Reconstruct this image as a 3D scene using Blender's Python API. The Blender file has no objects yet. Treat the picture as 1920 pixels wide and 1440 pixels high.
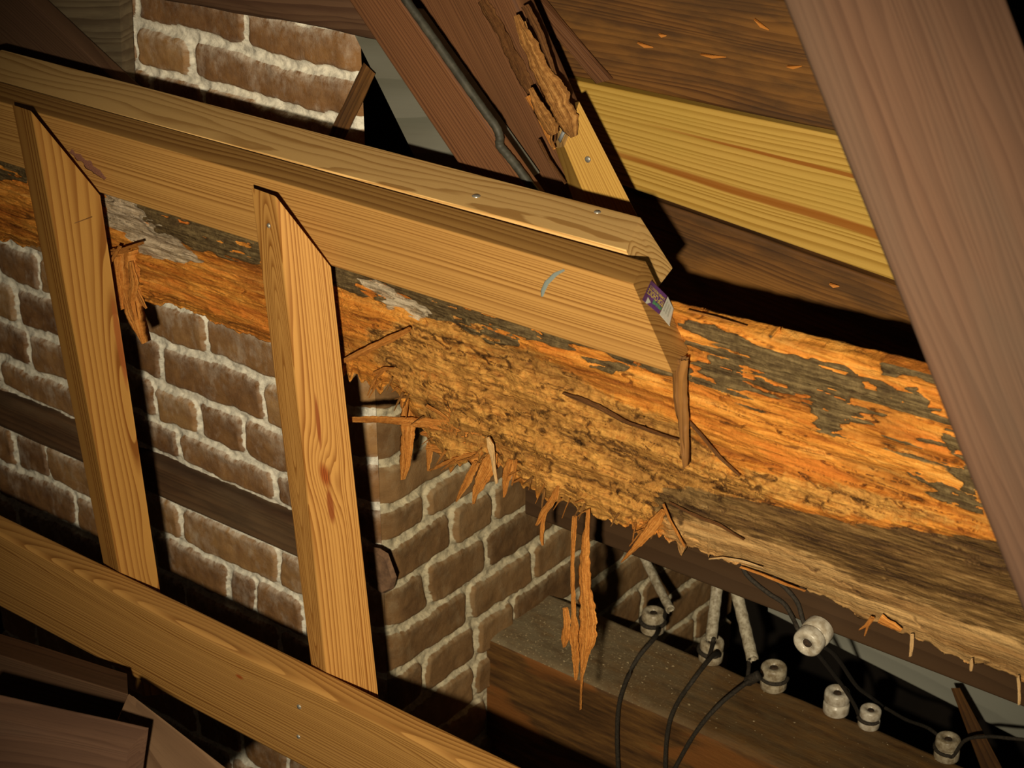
import bpy, math, random
import numpy as np
from mathutils import Vector, Matrix
sc = bpy.context.scene
random.seed(4)

# ------------------------------------------------------------------ frame of the place
# X runs along the long timbers (to the right and towards the viewer), Y goes into the eave, Z is up
F = 3200.0
AX = np.array([4890., 1660., -3200.]); AX /= np.linalg.norm(AX)
AY = np.array([(F*F+1660.**2)/4890., -1660., 3200.]); AY /= np.linalg.norm(AY)
AZ = np.cross(AX, AY)
R3 = np.array([AX, AY, AZ])
H = 2.2
CAM = np.array([0., 0., H])

cam = bpy.data.cameras.new('camera'); camo = bpy.data.objects.new('camera', cam); sc.collection.objects.link(camo)
cam.sensor_width = 36; cam.lens = 36*F/1920; cam.clip_start = .05; cam.clip_end = 50
M = Matrix([[R3[i][0], -R3[i][1], -R3[i][2]] for i in range(3)])
camo.matrix_world = Matrix.Translation(Vector(CAM)) @ M.to_4x4()
cam.dof.use_dof = True; cam.dof.focus_distance = 2.2; cam.dof.aperture_fstop = cam.lens/4.5
sc.camera = camo

w = bpy.data.worlds.new('world'); sc.world = w; w.use_nodes = True
w.node_tree.nodes['Background'].inputs[0].default_value = (1.0, .72, .45, 1)
w.node_tree.nodes['Background'].inputs[1].default_value = .006
# hand-held work light just beside and below the viewer
LP = CAM + R3 @ np.array([-.075, .12, .0])
ld = bpy.data.lights.new('hand_lamp', 'SPOT'); lo = bpy.data.objects.new('hand_lamp', ld); sc.collection.objects.link(lo)
ld.energy = 220; ld.color = (1.0, .86, .62); ld.shadow_soft_size = .014
ld.spot_size = math.radians(52); ld.spot_blend = .9
TG = R3 @ np.array([.06, -.05, 1.])
lo.location = LP; lo.rotation_euler = Vector(TG).to_track_quat('-Z', 'Y').to_euler()
sc.view_settings.view_transform = 'Standard'; sc.view_settings.look = 'None'
sc.view_settings.gamma = 1; sc.view_settings.exposure = 0; sc.view_settings.use_curve_mapping = False

# ------------------------------------------------------------------ geometry helpers
def ray(px, py):
    px = np.asarray(px, float); py = np.asarray(py, float)
    d = np.stack([px-960, py-720, np.full_like(px, F)], -1)
    return d @ R3.T
def on(px, py, n, c):
    """where the sight line through a photo point meets the plane n.p = c (relative to the eye)"""
    d = ray(px, py); n = np.asarray(n, float)
    return CAM + d*(c/(d@n))[..., None]
def yp(px, py, c): return on(px, py, (0, 1, 0), c)
def zp(px, py, c): return on(px, py, (0, 0, 1), c)
RN = np.array([0., 1., 0.])
def rp(px, py, y0): return yp(px, py, y0)
def dp(px, py, d): return CAM + ray(px, py)*(np.asarray(d)[..., None]/F if np.ndim(d) else d/F)

def hsh(ix, iy, s):
    h = (ix.astype(np.int64)*374761393 + iy.astype(np.int64)*668265263 + s*1274126177) & 0xffffffff
    h = ((h ^ (h >> 13))*1103515245) & 0xffffffff
    h = ((h ^ (h >> 15))*12820163) & 0xffffffff
    return ((h ^ (h >> 16)) & 0xffff)/65535.0
def vn(x, y, s=0):
    x = np.asarray(x, float); y = np.asarray(y, float)+0*x; x = x+0*y
    ix = np.floor(x); iy = np.floor(y); fx = x-ix; fy = y-iy
    fx = fx*fx*(3-2*fx); fy = fy*fy*(3-2*fy)
    a = hsh(ix, iy, s); b = hsh(ix+1, iy, s); c = hsh(ix, iy+1, s); d = hsh(ix+1, iy+1, s)
    return (a*(1-fx)+b*fx)*(1-fy)+(c*(1-fx)+d*fx)*fy
def fbm(x, y, s=0, o=4):
    r = 0; a = .5; t = 0
    for k in range(o):
        r = r+a*vn(x*2**k+17.3*k, y*2**k+5.1*k, s+k*7); t += a; a *= .5
    return r/t
def sm(a, b, x):
    t = np.clip((x-a)/(b-a), 0, 1); return t*t*(3-2*t)
def polysd(x, y, P):
    """signed distance to polygon, positive inside"""
    P = np.asarray(P, float); d = np.full(x.shape, 1e9); ins = np.zeros(x.shape, bool)
    for i in range(len(P)):
        ax, ay = P[i]; bx, by = P[(i+1) % len(P)]
        ex, ey = bx-ax, by-ay
        t = np.clip(((x-ax)*ex+(y-ay)*ey)/(ex*ex+ey*ey+1e-9), 0, 1)
        d = np.minimum(d, np.hypot(x-ax-t*ex, y-ay-t*ey))
        c = ((ay > y) != (by > y)) & (x < (bx-ax)*(y-ay)/(by-ay+1e-12)+ax)
        ins ^= c
    return np.where(ins, d, -d)

def tag(o, label=None, cat=None, group=None, kind=None):
    if label: o['label'] = label
    if cat: o['category'] = cat
    if group: o['group'] = group
    if kind: o['kind'] = kind
    return o
def empty(name, loc, label, cat, group=None):
    o = bpy.data.objects.new(name, None); sc.collection.objects.link(o); o.location = Vector(loc); o.empty_display_size = .02
    bpy.context.view_layer.update()
    return tag(o, label, cat, group)
def link(name, me, mat, parent=None, smooth=True):
    me.materials.append(mat)
    if smooth: me.polygons.foreach_set('use_smooth', np.ones(len(me.polygons), bool))
    o = bpy.data.objects.new(name, me); sc.collection.objects.link(o)
    if parent:
        o.parent = parent
        o.matrix_parent_inverse = Matrix.Translation(-parent.location)
    else:  # origin at the centre of the thing
        n = len(me.vertices); co = np.zeros(n*3); me.vertices.foreach_get('co', co); co = co.reshape(-1, 3)
        c = (co.min(0)+co.max(0))/2; me.vertices.foreach_set('co', (co-c).ravel()); o.location = c
    me.update()
    return o
def rawmesh(V, faces, tc=None, attrs=None):
    me = bpy.data.meshes.new('m'); me.from_pydata([tuple(v) for v in V], [], faces)
    if tc is not None:
        a = me.attributes.new('tc', 'FLOAT_VECTOR', 'POINT'); a.data.foreach_set('vector', np.asarray(tc, np.float32).ravel())
    for k, v in (attrs or {}).items():
        a = me.attributes.new(k, 'FLOAT', 'POINT'); a.data.foreach_set('value', np.asarray(v, np.float32).ravel())
    return me
def gridmesh(P, attrs=None, tc=None):
    n, m, _ = P.shape
    idx = np.arange(n*m).reshape(n, m)
    q = np.stack([idx[:-1, :-1], idx[1:, :-1], idx[1:, 1:], idx[:-1, 1:]], -1).reshape(-1, 4)
    me = bpy.data.meshes.new('m')
    me.vertices.add(n*m); me.vertices.foreach_set('co', P.reshape(-1).astype(np.float32))
    me.loops.add(q.size); me.loops.foreach_set('vertex_index', q.ravel().astype(np.int32))
    me.polygons.add(len(q)); me.polygons.foreach_set('loop_start', (np.arange(len(q))*4).astype(np.int32))
    me.polygons.foreach_set('loop_total', np.full(len(q), 4, np.int32))
    me.update(calc_edges=True)
    if tc is not None:
        a = me.attributes.new('tc', 'FLOAT_VECTOR', 'POINT'); a.data.foreach_set('vector', np.asarray(tc, np.float32).ravel())
    for k, v in (attrs or {}).items():
        a = me.attributes.new(k, 'FLOAT', 'POINT'); a.data.foreach_set('value', np.asarray(v, np.float32).ravel())
    return me
def fixn(me):
    import bmesh
    bm = bmesh.new(); bm.from_mesh(me); bmesh.ops.recalc_face_normals(bm, faces=bm.faces); bm.to_mesh(me); bm.free()

def timber(name, S, Eend, mat, parent=None, nl=None, bev=.003, rough=0., fr=18., seed=1, uo=0., taper=None):
    """a sawn timber between end quads S and Eend: [front-bottom, front-top, back-top, back-bottom]"""
    S = np.array(S); Eend = np.array(Eend)
    L = np.linalg.norm(Eend.mean(0)-S.mean(0)); W = np.linalg.norm(S[1]-S[0]); T = np.linalg.norm(S[3]-S[0])
    nl = nl or max(8, int(L/.012)); k = 3; c = []
    bw, bt = min(.45, bev/W), min(.45, bev/T)
    # walk the rounded outline of the section
    ring = []
    def corner(ca, cb, t0):
        for i in range(k+1):
            th = t0 - (math.pi/2)*i/k
            ring.append((ca+bw*math.cos(th), cb+bt*math.sin(th)))
    ns = 6
    cs = [(bw, bt, 1.5*math.pi), (bw, 1-bt, math.pi), (1-bw, 1-bt, .5*math.pi), (1-bw, bt, 0.)]
    for j, (ca, cb, t0) in enumerate(cs):
        corner(ca, cb, t0)
        n0 = len(ring); nxt = cs[(j+1) % 4]
        q = (nxt[0]+bw*math.cos(nxt[2]), nxt[1]+bt*math.sin(nxt[2])); p = ring[-1]
        for g in (.012, .06, .2, .4, .6, .8, .94, .988): ring.append((p[0]+(q[0]-p[0])*g, p[1]+(q[1]-p[1])*g))
    ring = np.array(ring); m = len(ring)
    a = ring[:, 0][None, :]; b = ring[:, 1][None, :]; u = np.linspace(0, 1, nl)[:, None]
    w00 = (1-a)*(1-b); w10 = a*(1-b); w11 = a*b; w01 = (1-a)*b
    P = 0
    for wt, i in ((w00, 0), (w10, 1), (w11, 2), (w01, 3)):
        P = P + ((1-u)*wt)[..., None]*S[i] + (u*wt)[..., None]*Eend[i]
    tc = np.stack([u*L+uo+0*a, a*W+0*u, b*T+0*u], -1)
    cen = P.mean(1, keepdims=True)
    if rough:
        d = P-cen; d /= np.linalg.norm(d, axis=-1, keepdims=True)
        th = (np.arctan2(b-.5, a-.5)+math.pi)/(2*math.pi)*40.
        nz = (fbm(u*L*fr*.35+seed*9.1, th*.5+0*u, seed, 4)-.5)*2 + (fbm(u*L*fr*.06+3, th*1.7, seed+5, 3)-.5)*1.2
        P = P + d*(nz*rough)[..., None]
    V = [P.reshape(-1, 3)]; TC = [tc.reshape(-1, 3)]; faces = []
    for i in range(nl-1):
        for j in range(m):
            j2 = (j+1) % m; faces.append((i*m+j, i*m+j2, (i+1)*m+j2, (i+1)*m+j))
    base = nl*m
    V += [P[0], P[-1]]; TC += [tc[0], tc[-1]]
    faces.append(tuple(base+j for j in range(m))[::-1]); faces.append(tuple(base+m+j for j in range(m)))
    me = rawmesh(np.concatenate(V), faces, np.concatenate(TC)); fixn(me)
    return link(name, me, mat, parent)
def box4(name, TL, TR, BR, BL, dv, mat, **k):
    dv = np.asarray(dv, float)
    return timber(name, [BL, TL, TL+dv, BL+dv], [BR, TR, TR+dv, BR+dv], mat, **k)

def smooth_path(pts, n=8):
    P = [Vector(p) for p in pts]; out = []
    for i in range(len(P)-1):
        p0 = P[max(i-1, 0)]; p1 = P[i]; p2 = P[i+1]; p3 = P[min(i+2, len(P)-1)]
        for j in range(n):
            t = j/n
            out.append(.5*((2*p1)+(p2-p0)*t+(2*p0-5*p1+4*p2-p3)*t*t+(3*p1-p0-3*p2+p3)*t**3))
    out.append(P[-1]); return out
def tube(name, pts, r, mat, parent=None, n=12, sm_n=8, hollow=0., jag=0.):
    pts = smooth_path(pts, sm_n) if sm_n else [Vector(p) for p in pts]
    V = []; Fc = []; up = Vector((.3, .2, 1)).normalized()
    def ringat(p, d, rr):
        x = d.cross(up).normalized(); y = x.cross(d).normalized()
        return [p+(x*math.cos(2*math.pi*k/n)+y*math.sin(2*math.pi*k/n))*rr for k in range(n)]
    rings = []
    for i, p in enumerate(pts):
        d = (pts[min(i+1, len(pts)-1)]-pts[max(i-1, 0)]).normalized()
        q = ringat(p, d, r*(1+.04*math.sin(i*1.7)))
        if jag and i == len(pts)-1: q = [v+d*random.uniform(-jag, jag) for v in q]
        rings.append(q)
    if hollow:
        inner = []
        for i, p in enumerate(reversed(pts)):
            ii = len(pts)-1-i; d = (pts[min(ii+1, len(pts)-1)]-pts[max(ii-1, 0)]).normalized()
            inner.append(ringat(p, d, r*hollow))
        rings += inner
    for q in rings: V += q
    for i in range(len(rings)-1):
        for k in range(n): Fc.append((i*n+k, i*n+(k+1) % n, (i+1)*n+(k+1) % n, (i+1)*n+k))
    Fc.append(tuple(range(n))[::-1]); Fc.append(tuple((len(rings)-1)*n+k for k in range(n)))
    if hollow: Fc = Fc[:-2] + [((len(rings)-1)*n+k, (len(rings)-1)*n+(k+1) % n, (k+1) % n, k) for k in range(n)]
    me = rawmesh(V, Fc, [(v[0], v[1], v[2]) for v in V]); fixn(me)
    return link(name, me, mat, parent)
def lathe(name, prof, loc, axis, mat, parent=None, n=28, sx=1.):
    axis = Vector(axis).normalized(); q = Vector((0, 0, 1)).rotation_difference(axis); V = []; Fc = []
    for (r, h) in prof:
        for k in range(n):
            v = Vector((max(r, 1e-5)*sx*math.cos(2*math.pi*k/n), max(r, 1e-5)*sx*math.sin(2*math.pi*k/n), h*sx)); v.rotate(q); V.append(Vector(loc)+v)
    for i in range(len(prof)-1):
        for k in range(n): Fc.append((i*n+k, i*n+(k+1) % n, (i+1)*n+(k+1) % n, (i+1)*n+k))
    me = rawmesh(V, Fc, [(v[0], v[1], v[2]) for v in V]); fixn(me)
    return link(name, me, mat, parent)

# ------------------------------------------------------------------ materials
class NT:
    def __init__(s, name):
        s.m = bpy.data.materials.new(name); s.m.use_nodes = True; s.t = s.m.node_tree; s.n = s.t.nodes
        s.b = s.n['Principled BSDF']
    def a(s, typ, **kw):
        nd = s.n.new(typ)
        for k, v in kw.items(): setattr(nd, k, v)
        return nd
    def inp(s, sock, v):
        if hasattr(v, 'is_linked') or isinstance(v, bpy.types.NodeSocket): s.t.links.new(v, sock)
        else: sock.default_value = v
    def math(s, op, a, b=0., c=None, clamp=False):
        nd = s.a('ShaderNodeMath', operation=op, use_clamp=clamp); s.inp(nd.inputs[0], a); s.inp(nd.inputs[1], b)
        if c is not None: s.inp(nd.inputs[2], c)
        return nd.outputs[0]
    def vmul(s, v, k):
        nd = s.a('ShaderNodeVectorMath', operation='MULTIPLY'); s.inp(nd.inputs[0], v); nd.inputs[1].default_value = k; return nd.outputs[0]
    def vadd(s, v, k):
        nd = s.a('ShaderNodeVectorMath', operation='ADD'); s.inp(nd.inputs[0], v); s.inp(nd.inputs[1], k); return nd.outputs[0]
    def noise(s, v, scale=1., detail=4., rough=.55):
        nd = s.a('ShaderNodeTexNoise'); s.inp(nd.inputs['Vector'], v); nd.inputs['Scale'].default_value = scale
        nd.inputs['Detail'].default_value = detail; nd.inputs['Roughness'].default_value = rough; return nd.outputs['Fac']
    def ramp(s, f, stops, interp='LINEAR'):
        nd = s.a('ShaderNodeValToRGB'); s.inp(nd.inputs[0], f); cr = nd.color_ramp; cr.interpolation = interp
        while len(cr.elements) < len(stops): cr.elements.new(.5)
        for e, (p, c) in zip(cr.elements, stops):
            e.position = p; e.color = (c, c, c, 1) if not isinstance(c, tuple) else (*c, 1)
        return nd.outputs[0]
    def mix(s, f, a, b, mode='MIX'):
        nd = s.a('ShaderNodeMix', data_type='RGBA', blend_type=mode); s.inp(nd.inputs[0], f)
        for i, v in ((6, a), (7, b)):
            if isinstance(v, tuple): nd.inputs[i].default_value = (*v, 1)
            else: s.t.links.new(v, nd.inputs[i])
        return nd.outputs[2]
    def attr(s, name, out='Fac'):
        nd = s.a('ShaderNodeAttribute', attribute_name=name); return nd.outputs[out]
    def fin(s, col, rough=.6, bump=None, bs=.3, bd=.002, spec=.3):
        s.inp(s.b.inputs['Base Color'], col if not isinstance(col, tuple) else (*col, 1))
        s.inp(s.b.inputs['Roughness'], rough); s.b.inputs['Specular IOR Level'].default_value = spec
        if bump is not None:
            nd = s.a('ShaderNodeBump'); nd.inputs['Strength'].default_value = bs; nd.inputs['Distance'].default_value = bd
            s.inp(nd.inputs['Height'], bump); s.t.links.new(nd.outputs[0], s.b.inputs['Normal'])
        return s.m

def wood(name, early, late, freq=260., pith=(-.1, .02), warp=.008, knots=(), resin=(.30, .07, .015), blotch=(.5, .3, .12), bamt=.3,
         lo_=.35, hi_=.95, fib=.12, rough=.5, bs=.25, dark=0., streaks=(), wx=1.6, wy=9., off=0., spec=.3, swirls=()):
    t = NT(name); tc = t.attr('tc', 'Vector')
    tco = t.vadd(tc, (off, off*.37, off*.71))
    sp = t.a('ShaderNodeSeparateXYZ'); t.inp(sp.inputs[0], tc); x, y, z = sp.outputs
    n1 = t.noise(t.vmul(tco, (wx, wy, wy)), 1., 2., .5)
    n2 = t.noise(t.vmul(tco, (wx*5, wy*4, wy*4)), 1., 3., .5)
    dy = t.math('SUBTRACT', y, pith[0]); dz = t.math('SUBTRACT', z, pith[1])
    r = t.math('SQRT', t.math('ADD', t.math('MULTIPLY', dy, dy), t.math('MULTIPLY', dz, dz)))
    r = t.math('ADD', r, t.math('MULTIPLY', t.math('SUBTRACT', n1, .5), warp*4))
    r = t.math('ADD', r, t.math('MULTIPLY', t.math('SUBTRACT', n2, .5), warp*.35))
    n1d = t.a('ShaderNodeTexNoise', noise_dimensions='1D'); t.inp(n1d.inputs['W'], t.math('MULTIPLY', r, freq*.16)); n1d.inputs['Scale'].default_value = 1.; n1d.inputs['Detail'].default_value = 2.
    r = t.math('ADD', r, t.math('MULTIPLY', t.math('SUBTRACT', n1d.outputs['Fac'], .5), 4.5/freq))
    for (kx, ky, kz, lx, ly, am) in swirls:
        ex = t.math('DIVIDE', t.math('SUBTRACT', x, kx), lx); ey = t.math('DIVIDE', t.math('SUBTRACT', y, ky), ly); ez = t.math('DIVIDE', t.math('SUBTRACT', z, kz), ly)
        d2 = t.math('ADD', t.math('ADD', t.math('MULTIPLY', ex, ex), t.math('MULTIPLY', ey, ey)), t.math('MULTIPLY', ez, ez))
        r = t.math('ADD', r, t.math('MULTIPLY', t.math('POWER', 2.718, t.math('MULTIPLY', d2, -.5)), am))
    kmask = None
    for (kx, ky, kz, ks) in knots:
        ex = t.math('DIVIDE', t.math('SUBTRACT', x, kx), ks*2.2); ey = t.math('DIVIDE', t.math('SUBTRACT', y, ky), ks); ez = t.math('DIVIDE', t.math('SUBTRACT', z, kz), ks)
        d2 = t.math('ADD', t.math('ADD', t.math('MULTIPLY', ex, ex), t.math('MULTIPLY', ey, ey)), t.math('MULTIPLY', ez, ez))
        g = t.math('POWER', 2.718, t.math('MULTIPLY', d2, -.5))
        r = t.math('ADD', r, t.math('MULTIPLY', g, ks*.9))
        k1 = t.math('MULTIPLY', t.math('SUBTRACT', 1.15, t.math('MULTIPLY', d2, 3.)), 1., clamp=True)
        kmask = k1 if kmask is None else t.math('MAXIMUM', kmask, k1)
    fr = t.math('FRACT', t.math('MULTIPLY', r, freq))
    late_f = t.ramp(fr, [(0., 0.), (lo_, .08), ((lo_+hi_)/2, .5), (hi_, 1.), (1., 0.)])
    # thickness of the rings changes in wide zones
    vary = t.noise(t.vmul(tco, (.8, 40, 40)), 1., 2.)
    late_f = t.math('MULTIPLY', late_f, t.math('ADD', .35, t.math('MULTIPLY', vary, 1.6)), clamp=True)
    n1e = t.a('ShaderNodeTexNoise', noise_dimensions='1D'); t.inp(n1e.inputs['W'], t.math('MULTIPLY', r, freq*.30)); n1e.inputs['Scale'].default_value = 1.
    late_f = t.math('MULTIPLY', late_f, t.ramp(n1e.outputs['Fac'], [(.3, .55), (.6, 1.)]))
    col = t.mix(late_f, early, late)
    bl = t.ramp(t.noise(t.vmul(tco, (3, 14, 14)), 1., 4.), [(.42, 0.), (.7, 1.)])
    col = t.mix(t.math('MULTIPLY', bl, bamt), col, blotch)
    fb = t.noise(t.vmul(tco, (14, 900, 900)), 1., 3., .6)
    v = t.math('ADD', 1.-fib, t.math('MULTIPLY', fb, 2*fib))
    col = t.mix(1., col, t.ramp(v, [(0., 0.), (1., 1.)]), 'MULTIPLY') if fib else col
    for (sx, sy, sz, lx, ly) in streaks:
        ex = t.math('DIVIDE', t.math('SUBTRACT', x, sx), lx); ey = t.math('DIVIDE', t.math('ADD', t.math('SUBTRACT', y, sy), t.math('MULTIPLY', t.math('SUBTRACT', n2, .5), ly*1.5)), ly); ez = t.math('DIVIDE', t.math('SUBTRACT', z, sz), .008)
        d2 = t.math('ADD', t.math('ADD', t.math('MULTIPLY', ex, ex), t.math('MULTIPLY', ey, ey)), t.math('MULTIPLY', ez, ez))
        g = t.math('MULTIPLY', t.math('SUBTRACT', 1., d2), 1.6, clamp=True)
        col = t.mix(t.math('MULTIPLY', g, .85), col, resin)
    if kmask is not None:
        kc = t.ramp(t.math('FRACT', t.math('MULTIPLY', r, freq*1.6)), [(0., resin), (.6, (resin[0]*1.8, resin[1]*2.2, resin[2]*2)), (1., (resin[0]*.3, resin[1]*.3, resin[2]*.3))])
        col = t.mix(kmask, col, kc)
    if dark:
        dk = t.ramp(t.noise(t.vmul(tco, (7, 30, 30)), 1., 5., .6), [(.45, 0.), (.62, 1.)])
        col = t.mix(t.math('MULTIPLY', dk, dark), col, (.035, .022, .014))
    hgt = t.math('ADD', t.math('MULTIPLY', late_f, .35), t.math('MULTIPLY', fb, .5))
    return t.fin(col, rough, hgt, bs, .0012, spec)

pine_front = wood('pine_front', (.50, .265, .075), (.22, .09, .018), 270, (-.14, -.05), .006, fib=.14, blotch=(.36, .18, .05), bamt=.5, off=1.3, wx=.9, wy=6)
pine_rear = wood('pine_rear', (.90, .56, .21), (.46, .22, .055), 150, (-.06, .0), .016, fib=.08, bamt=.12, off=4.2, wx=1.8, wy=7, lo_=.5)
stud_a = wood('pine_stud_a', (.47, .235, .055), (.22, .075, .012), 150, (-.02, .05), .006, fib=.10, resin=(.30, .085, .02), bamt=.25, blotch=(.45, .2, .05), off=7.7, wx=1.3, wy=9, lo_=.4, swirls=((.50, .040, 0., .13, .012, .020), (.22, .038, 0., .07, .010, .012)), streaks=((.60, .045, 0., .08, .004),))
stud_b = wood('pine_stud_b', (.58, .295, .078), (.26, .095, .016), 260, (-.040, .022), .005, swirls=((.34, 0., .020, .10, .012, .030), (.52, 0., .018, .10, .010, .024), (.12, 0., .02, .09, .010, .02)), knots=((.335, .026, 0., .014),), fib=.10, bamt=.2, blotch=(.45, .2, .05), off=2.9, wx=1.2, wy=7, resin=(.22, .045, .008), streaks=((.405, .025, 0., .04, .003), (.295, .030, 0., .028, .005)))
pine_plate = wood('pine_plate', (.46, .24, .066), (.20, .08, .016), 240, (-.06, .05), .008, swirls=((1.15, .12, 0., .20, .03, .045), (.55, .13, 0., .2, .03, .035)), knots=((1.28, .05, 0., .009), (.62, .10, 0., .006)), fib=.10, bamt=.35, blotch=(.42, .22, .07), off=5.5, wx=1.2, wy=5, resin=(.25, .05, .01))
yellow = wood('yellow_board', (.62, .385, .09), (.36, .19, .028), 190, (-.25, .02), .012, fib=.18, bamt=.35, blotch=(.48, .33, .06), off=3.3, wx=.8, wy=4, resin=(.30, .09, .01),
              streaks=((.36, .135, 0., .09, .005), (.62, .035, 0., .42, .005), (.70, .078, 0., .35, .0022), (.80, .112, 0., .08, .003)))
yellow_block = wood('yellow_block', (.62, .36, .08), (.40, .20, .035), 240, (-.12, .03), .006, fib=.15, bamt=.3, blotch=(.4, .22, .05), off=9.1)
rafter_m = wood('rafter_brown', (.20, .085, .034), (.10, .038, .015), 220, (-.1, .02), .006, fib=.3, bamt=.5, blotch=(.10, .045, .018), off=6.1, wx=1., wy=8, rough=.7)
rafter_red = wood('rafter_reddish', (.105, .053, .030), (.075, .036, .020), 130, (-.2, -.05), .012, fib=.5, bamt=.6, blotch=(.075, .05, .033), off=8.3, wx=2., wy=18, rough=.85)
plank_m = wood('plank_brown', (.20, .088, .024), (.085, .034, .011), 120, (-.2, .02), .015, fib=.3, bamt=.5, blotch=(.38, .17, .035), off=11.3, wx=1.5, wy=14, dark=.55, rough=.6)
dark_m = wood('dark_timber', (.13, .068, .036), (.08, .038, .02), 110, (-.2, .02), .012, fib=.3, bamt=.5, blotch=(.11, .06, .028), off=12.3, wx=1.5, wy=14, rough=.8)
grey_m = wood('weathered_board', (.22, .17, .10), (.13, .09, .05), 60, (-.2, .02), .01, fib=.25, bamt=.5, blotch=(.12, .08, .045), off=14.3, wx=2, wy=10, dark=.35, rough=.85)
zinc_m = wood('grey_board', (.19, .185, .15), (.14, .14, .11), 20, (-.2, .02), .03, fib=.1, bamt=.4, blotch=(.10, .09, .06), off=15.3, rough=.6, bs=.05)
block_m = wood('worn_block', (.24, .14, .075), (.15, .08, .04), 70, (-.1, .02), .01, fib=.25, bamt=.5, blotch=(.14, .08, .045), off=16.3, rough=.8)
pale_m = wood('pale_panel', (.36, .36, .30), (.31, .31, .26), 20, (-.2, .02), .03, fib=.05, bamt=.2, blotch=(.30, .29, .24), off=18.3, rough=.8, bs=.05)
bond_m = wood('bond_timber', (.15, .075, .032), (.09, .042, .018), 90, (-.2, .02), .01, fib=.3, bamt=.6, blotch=(.24, .16, .085), off=19.3, dark=.4, rough=.85)

def joist_mat():
    t = NT('dusty_joist'); tc = t.attr('tc', 'Vector')
    g = t.noise(t.vmul(tc, (7, 60, 60)), 1., 6., .65)
    col = t.ramp(g, [(.3, (.035, .017, .006)), (.48, (.11, .05, .014)), (.62, (.19, .09, .022)), (.8, (.28, .15, .05))])
    big = t.ramp(t.noise(t.vmul(tc, (2.5, 9, 9)), 1., 3.), [(.52, 0.), (.56, 1.)])
    sp = t.a('ShaderNodeSeparateXYZ'); geo = t.a('ShaderNodeNewGeometry'); t.inp(sp.inputs[0], geo.outputs['True Normal'])
    up = t.ramp(sp.outputs[2], [(.3, 0.), (.7, 1.)])
    col = t.mix(t.math('MULTIPLY', t.math('MULTIPLY', big, .8), t.math('SUBTRACT', 1., up)), col, (.26, .095, .02))
    dust = t.noise(t.vmul(tc, (18, 30, 30)), 1., 8., .7)
    col = t.mix(t.math('MULTIPLY', up, t.ramp(dust, [(.35, .1), (.65, .75)])), col, (.15, .095, .04))
    sx = t.a('ShaderNodeSeparateXYZ'); t.inp(sx.inputs[0], tc)
    nearwall = t.ramp(sx.outputs[0], [(.05, .85), (.45, 0.)])
    sp2 = t.ramp(t.noise(t.vmul(tc, (260, 260, 260)), 1., 2.), [(.62, 0.), (.68, 1.)])
    col = t.mix(t.math('MULTIPLY', t.math('MULTIPLY', up, nearwall), t.ramp(dust, [(.3, .3), (.6, 1.)])), col, (.27, .22, .13))
    col = t.mix(t.math('MULTIPLY', sp2, t.math('MULTIPLY', t.math('MULTIPLY', up, nearwall), 1.)), col, (.55, .42, .22))
    return t.fin(col, .75, t.math('ADD', g, dust), .7, .003)
joist_m = joist_mat()

def brick_mat(name, b1, b2, b3, mo, effc=(.62, .52, .42), effs=1.):
    t = NT(name); tc = t.attr('tc', 'Vector'); mort = t.attr('mort'); bid = t.attr('bid'); eff_light = t.attr('eff_light')
    n = t.noise(tc, 28., 6., .65); n2 = t.noise(t.vmul(tc, (1, 1, .8)), 75., 7., .7); fine = t.noise(tc, 420., 4., .6)
    col = t.ramp(t.math('ADD', t.math('MULTIPLY', n, .65), t.math('MULTIPLY', bid, .35)), [(.25, b1), (.5, b2), (.75, b3)])
    smear = t.ramp(t.noise(t.vmul(tc, (1, 1, .55)), 26., 8., .7), [(.52, 0.), (.78, .5)])
    col = t.mix(t.math('MULTIPLY', smear, effs), col, effc)
    e = t.math('MULTIPLY', eff_light, t.ramp(n2, [(.38, 0.), (.62, 1.)]))
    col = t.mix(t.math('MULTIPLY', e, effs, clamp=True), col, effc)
    m2 = t.ramp(t.math('ADD', mort, t.math('MULTIPLY', t.math('SUBTRACT', n2, .5), .7)), [(.40, 0.), (.60, 1.)])
    mcol = t.ramp(t.noise(tc, 90., 6., .7), [(.3, tuple(c*.45 for c in mo)), (.55, mo), (.8, tuple(min(1, c*1.15) for c in mo))])
    col = t.mix(m2, col, mcol)
    spk = t.ramp(t.noise(tc, 700., 2.), [(.70, 0.), (.74, 1.)])
    col = t.mix(t.math('MULTIPLY', spk, .35), col, (.6, .5, .35))
    return t.fin(col, .9, t.math('ADD', t.math('MULTIPLY', n2, 1.), t.math('MULTIPLY', fine, .5)), .6, .003, .15)
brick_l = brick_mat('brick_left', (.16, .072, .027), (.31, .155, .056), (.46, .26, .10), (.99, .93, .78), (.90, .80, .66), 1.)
brick_r = brick_mat('brick_return', (.13, .067, .028), (.24, .13, .052), (.33, .19, .08), (.68, .59, .40), (.44, .35, .21), .8)

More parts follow.
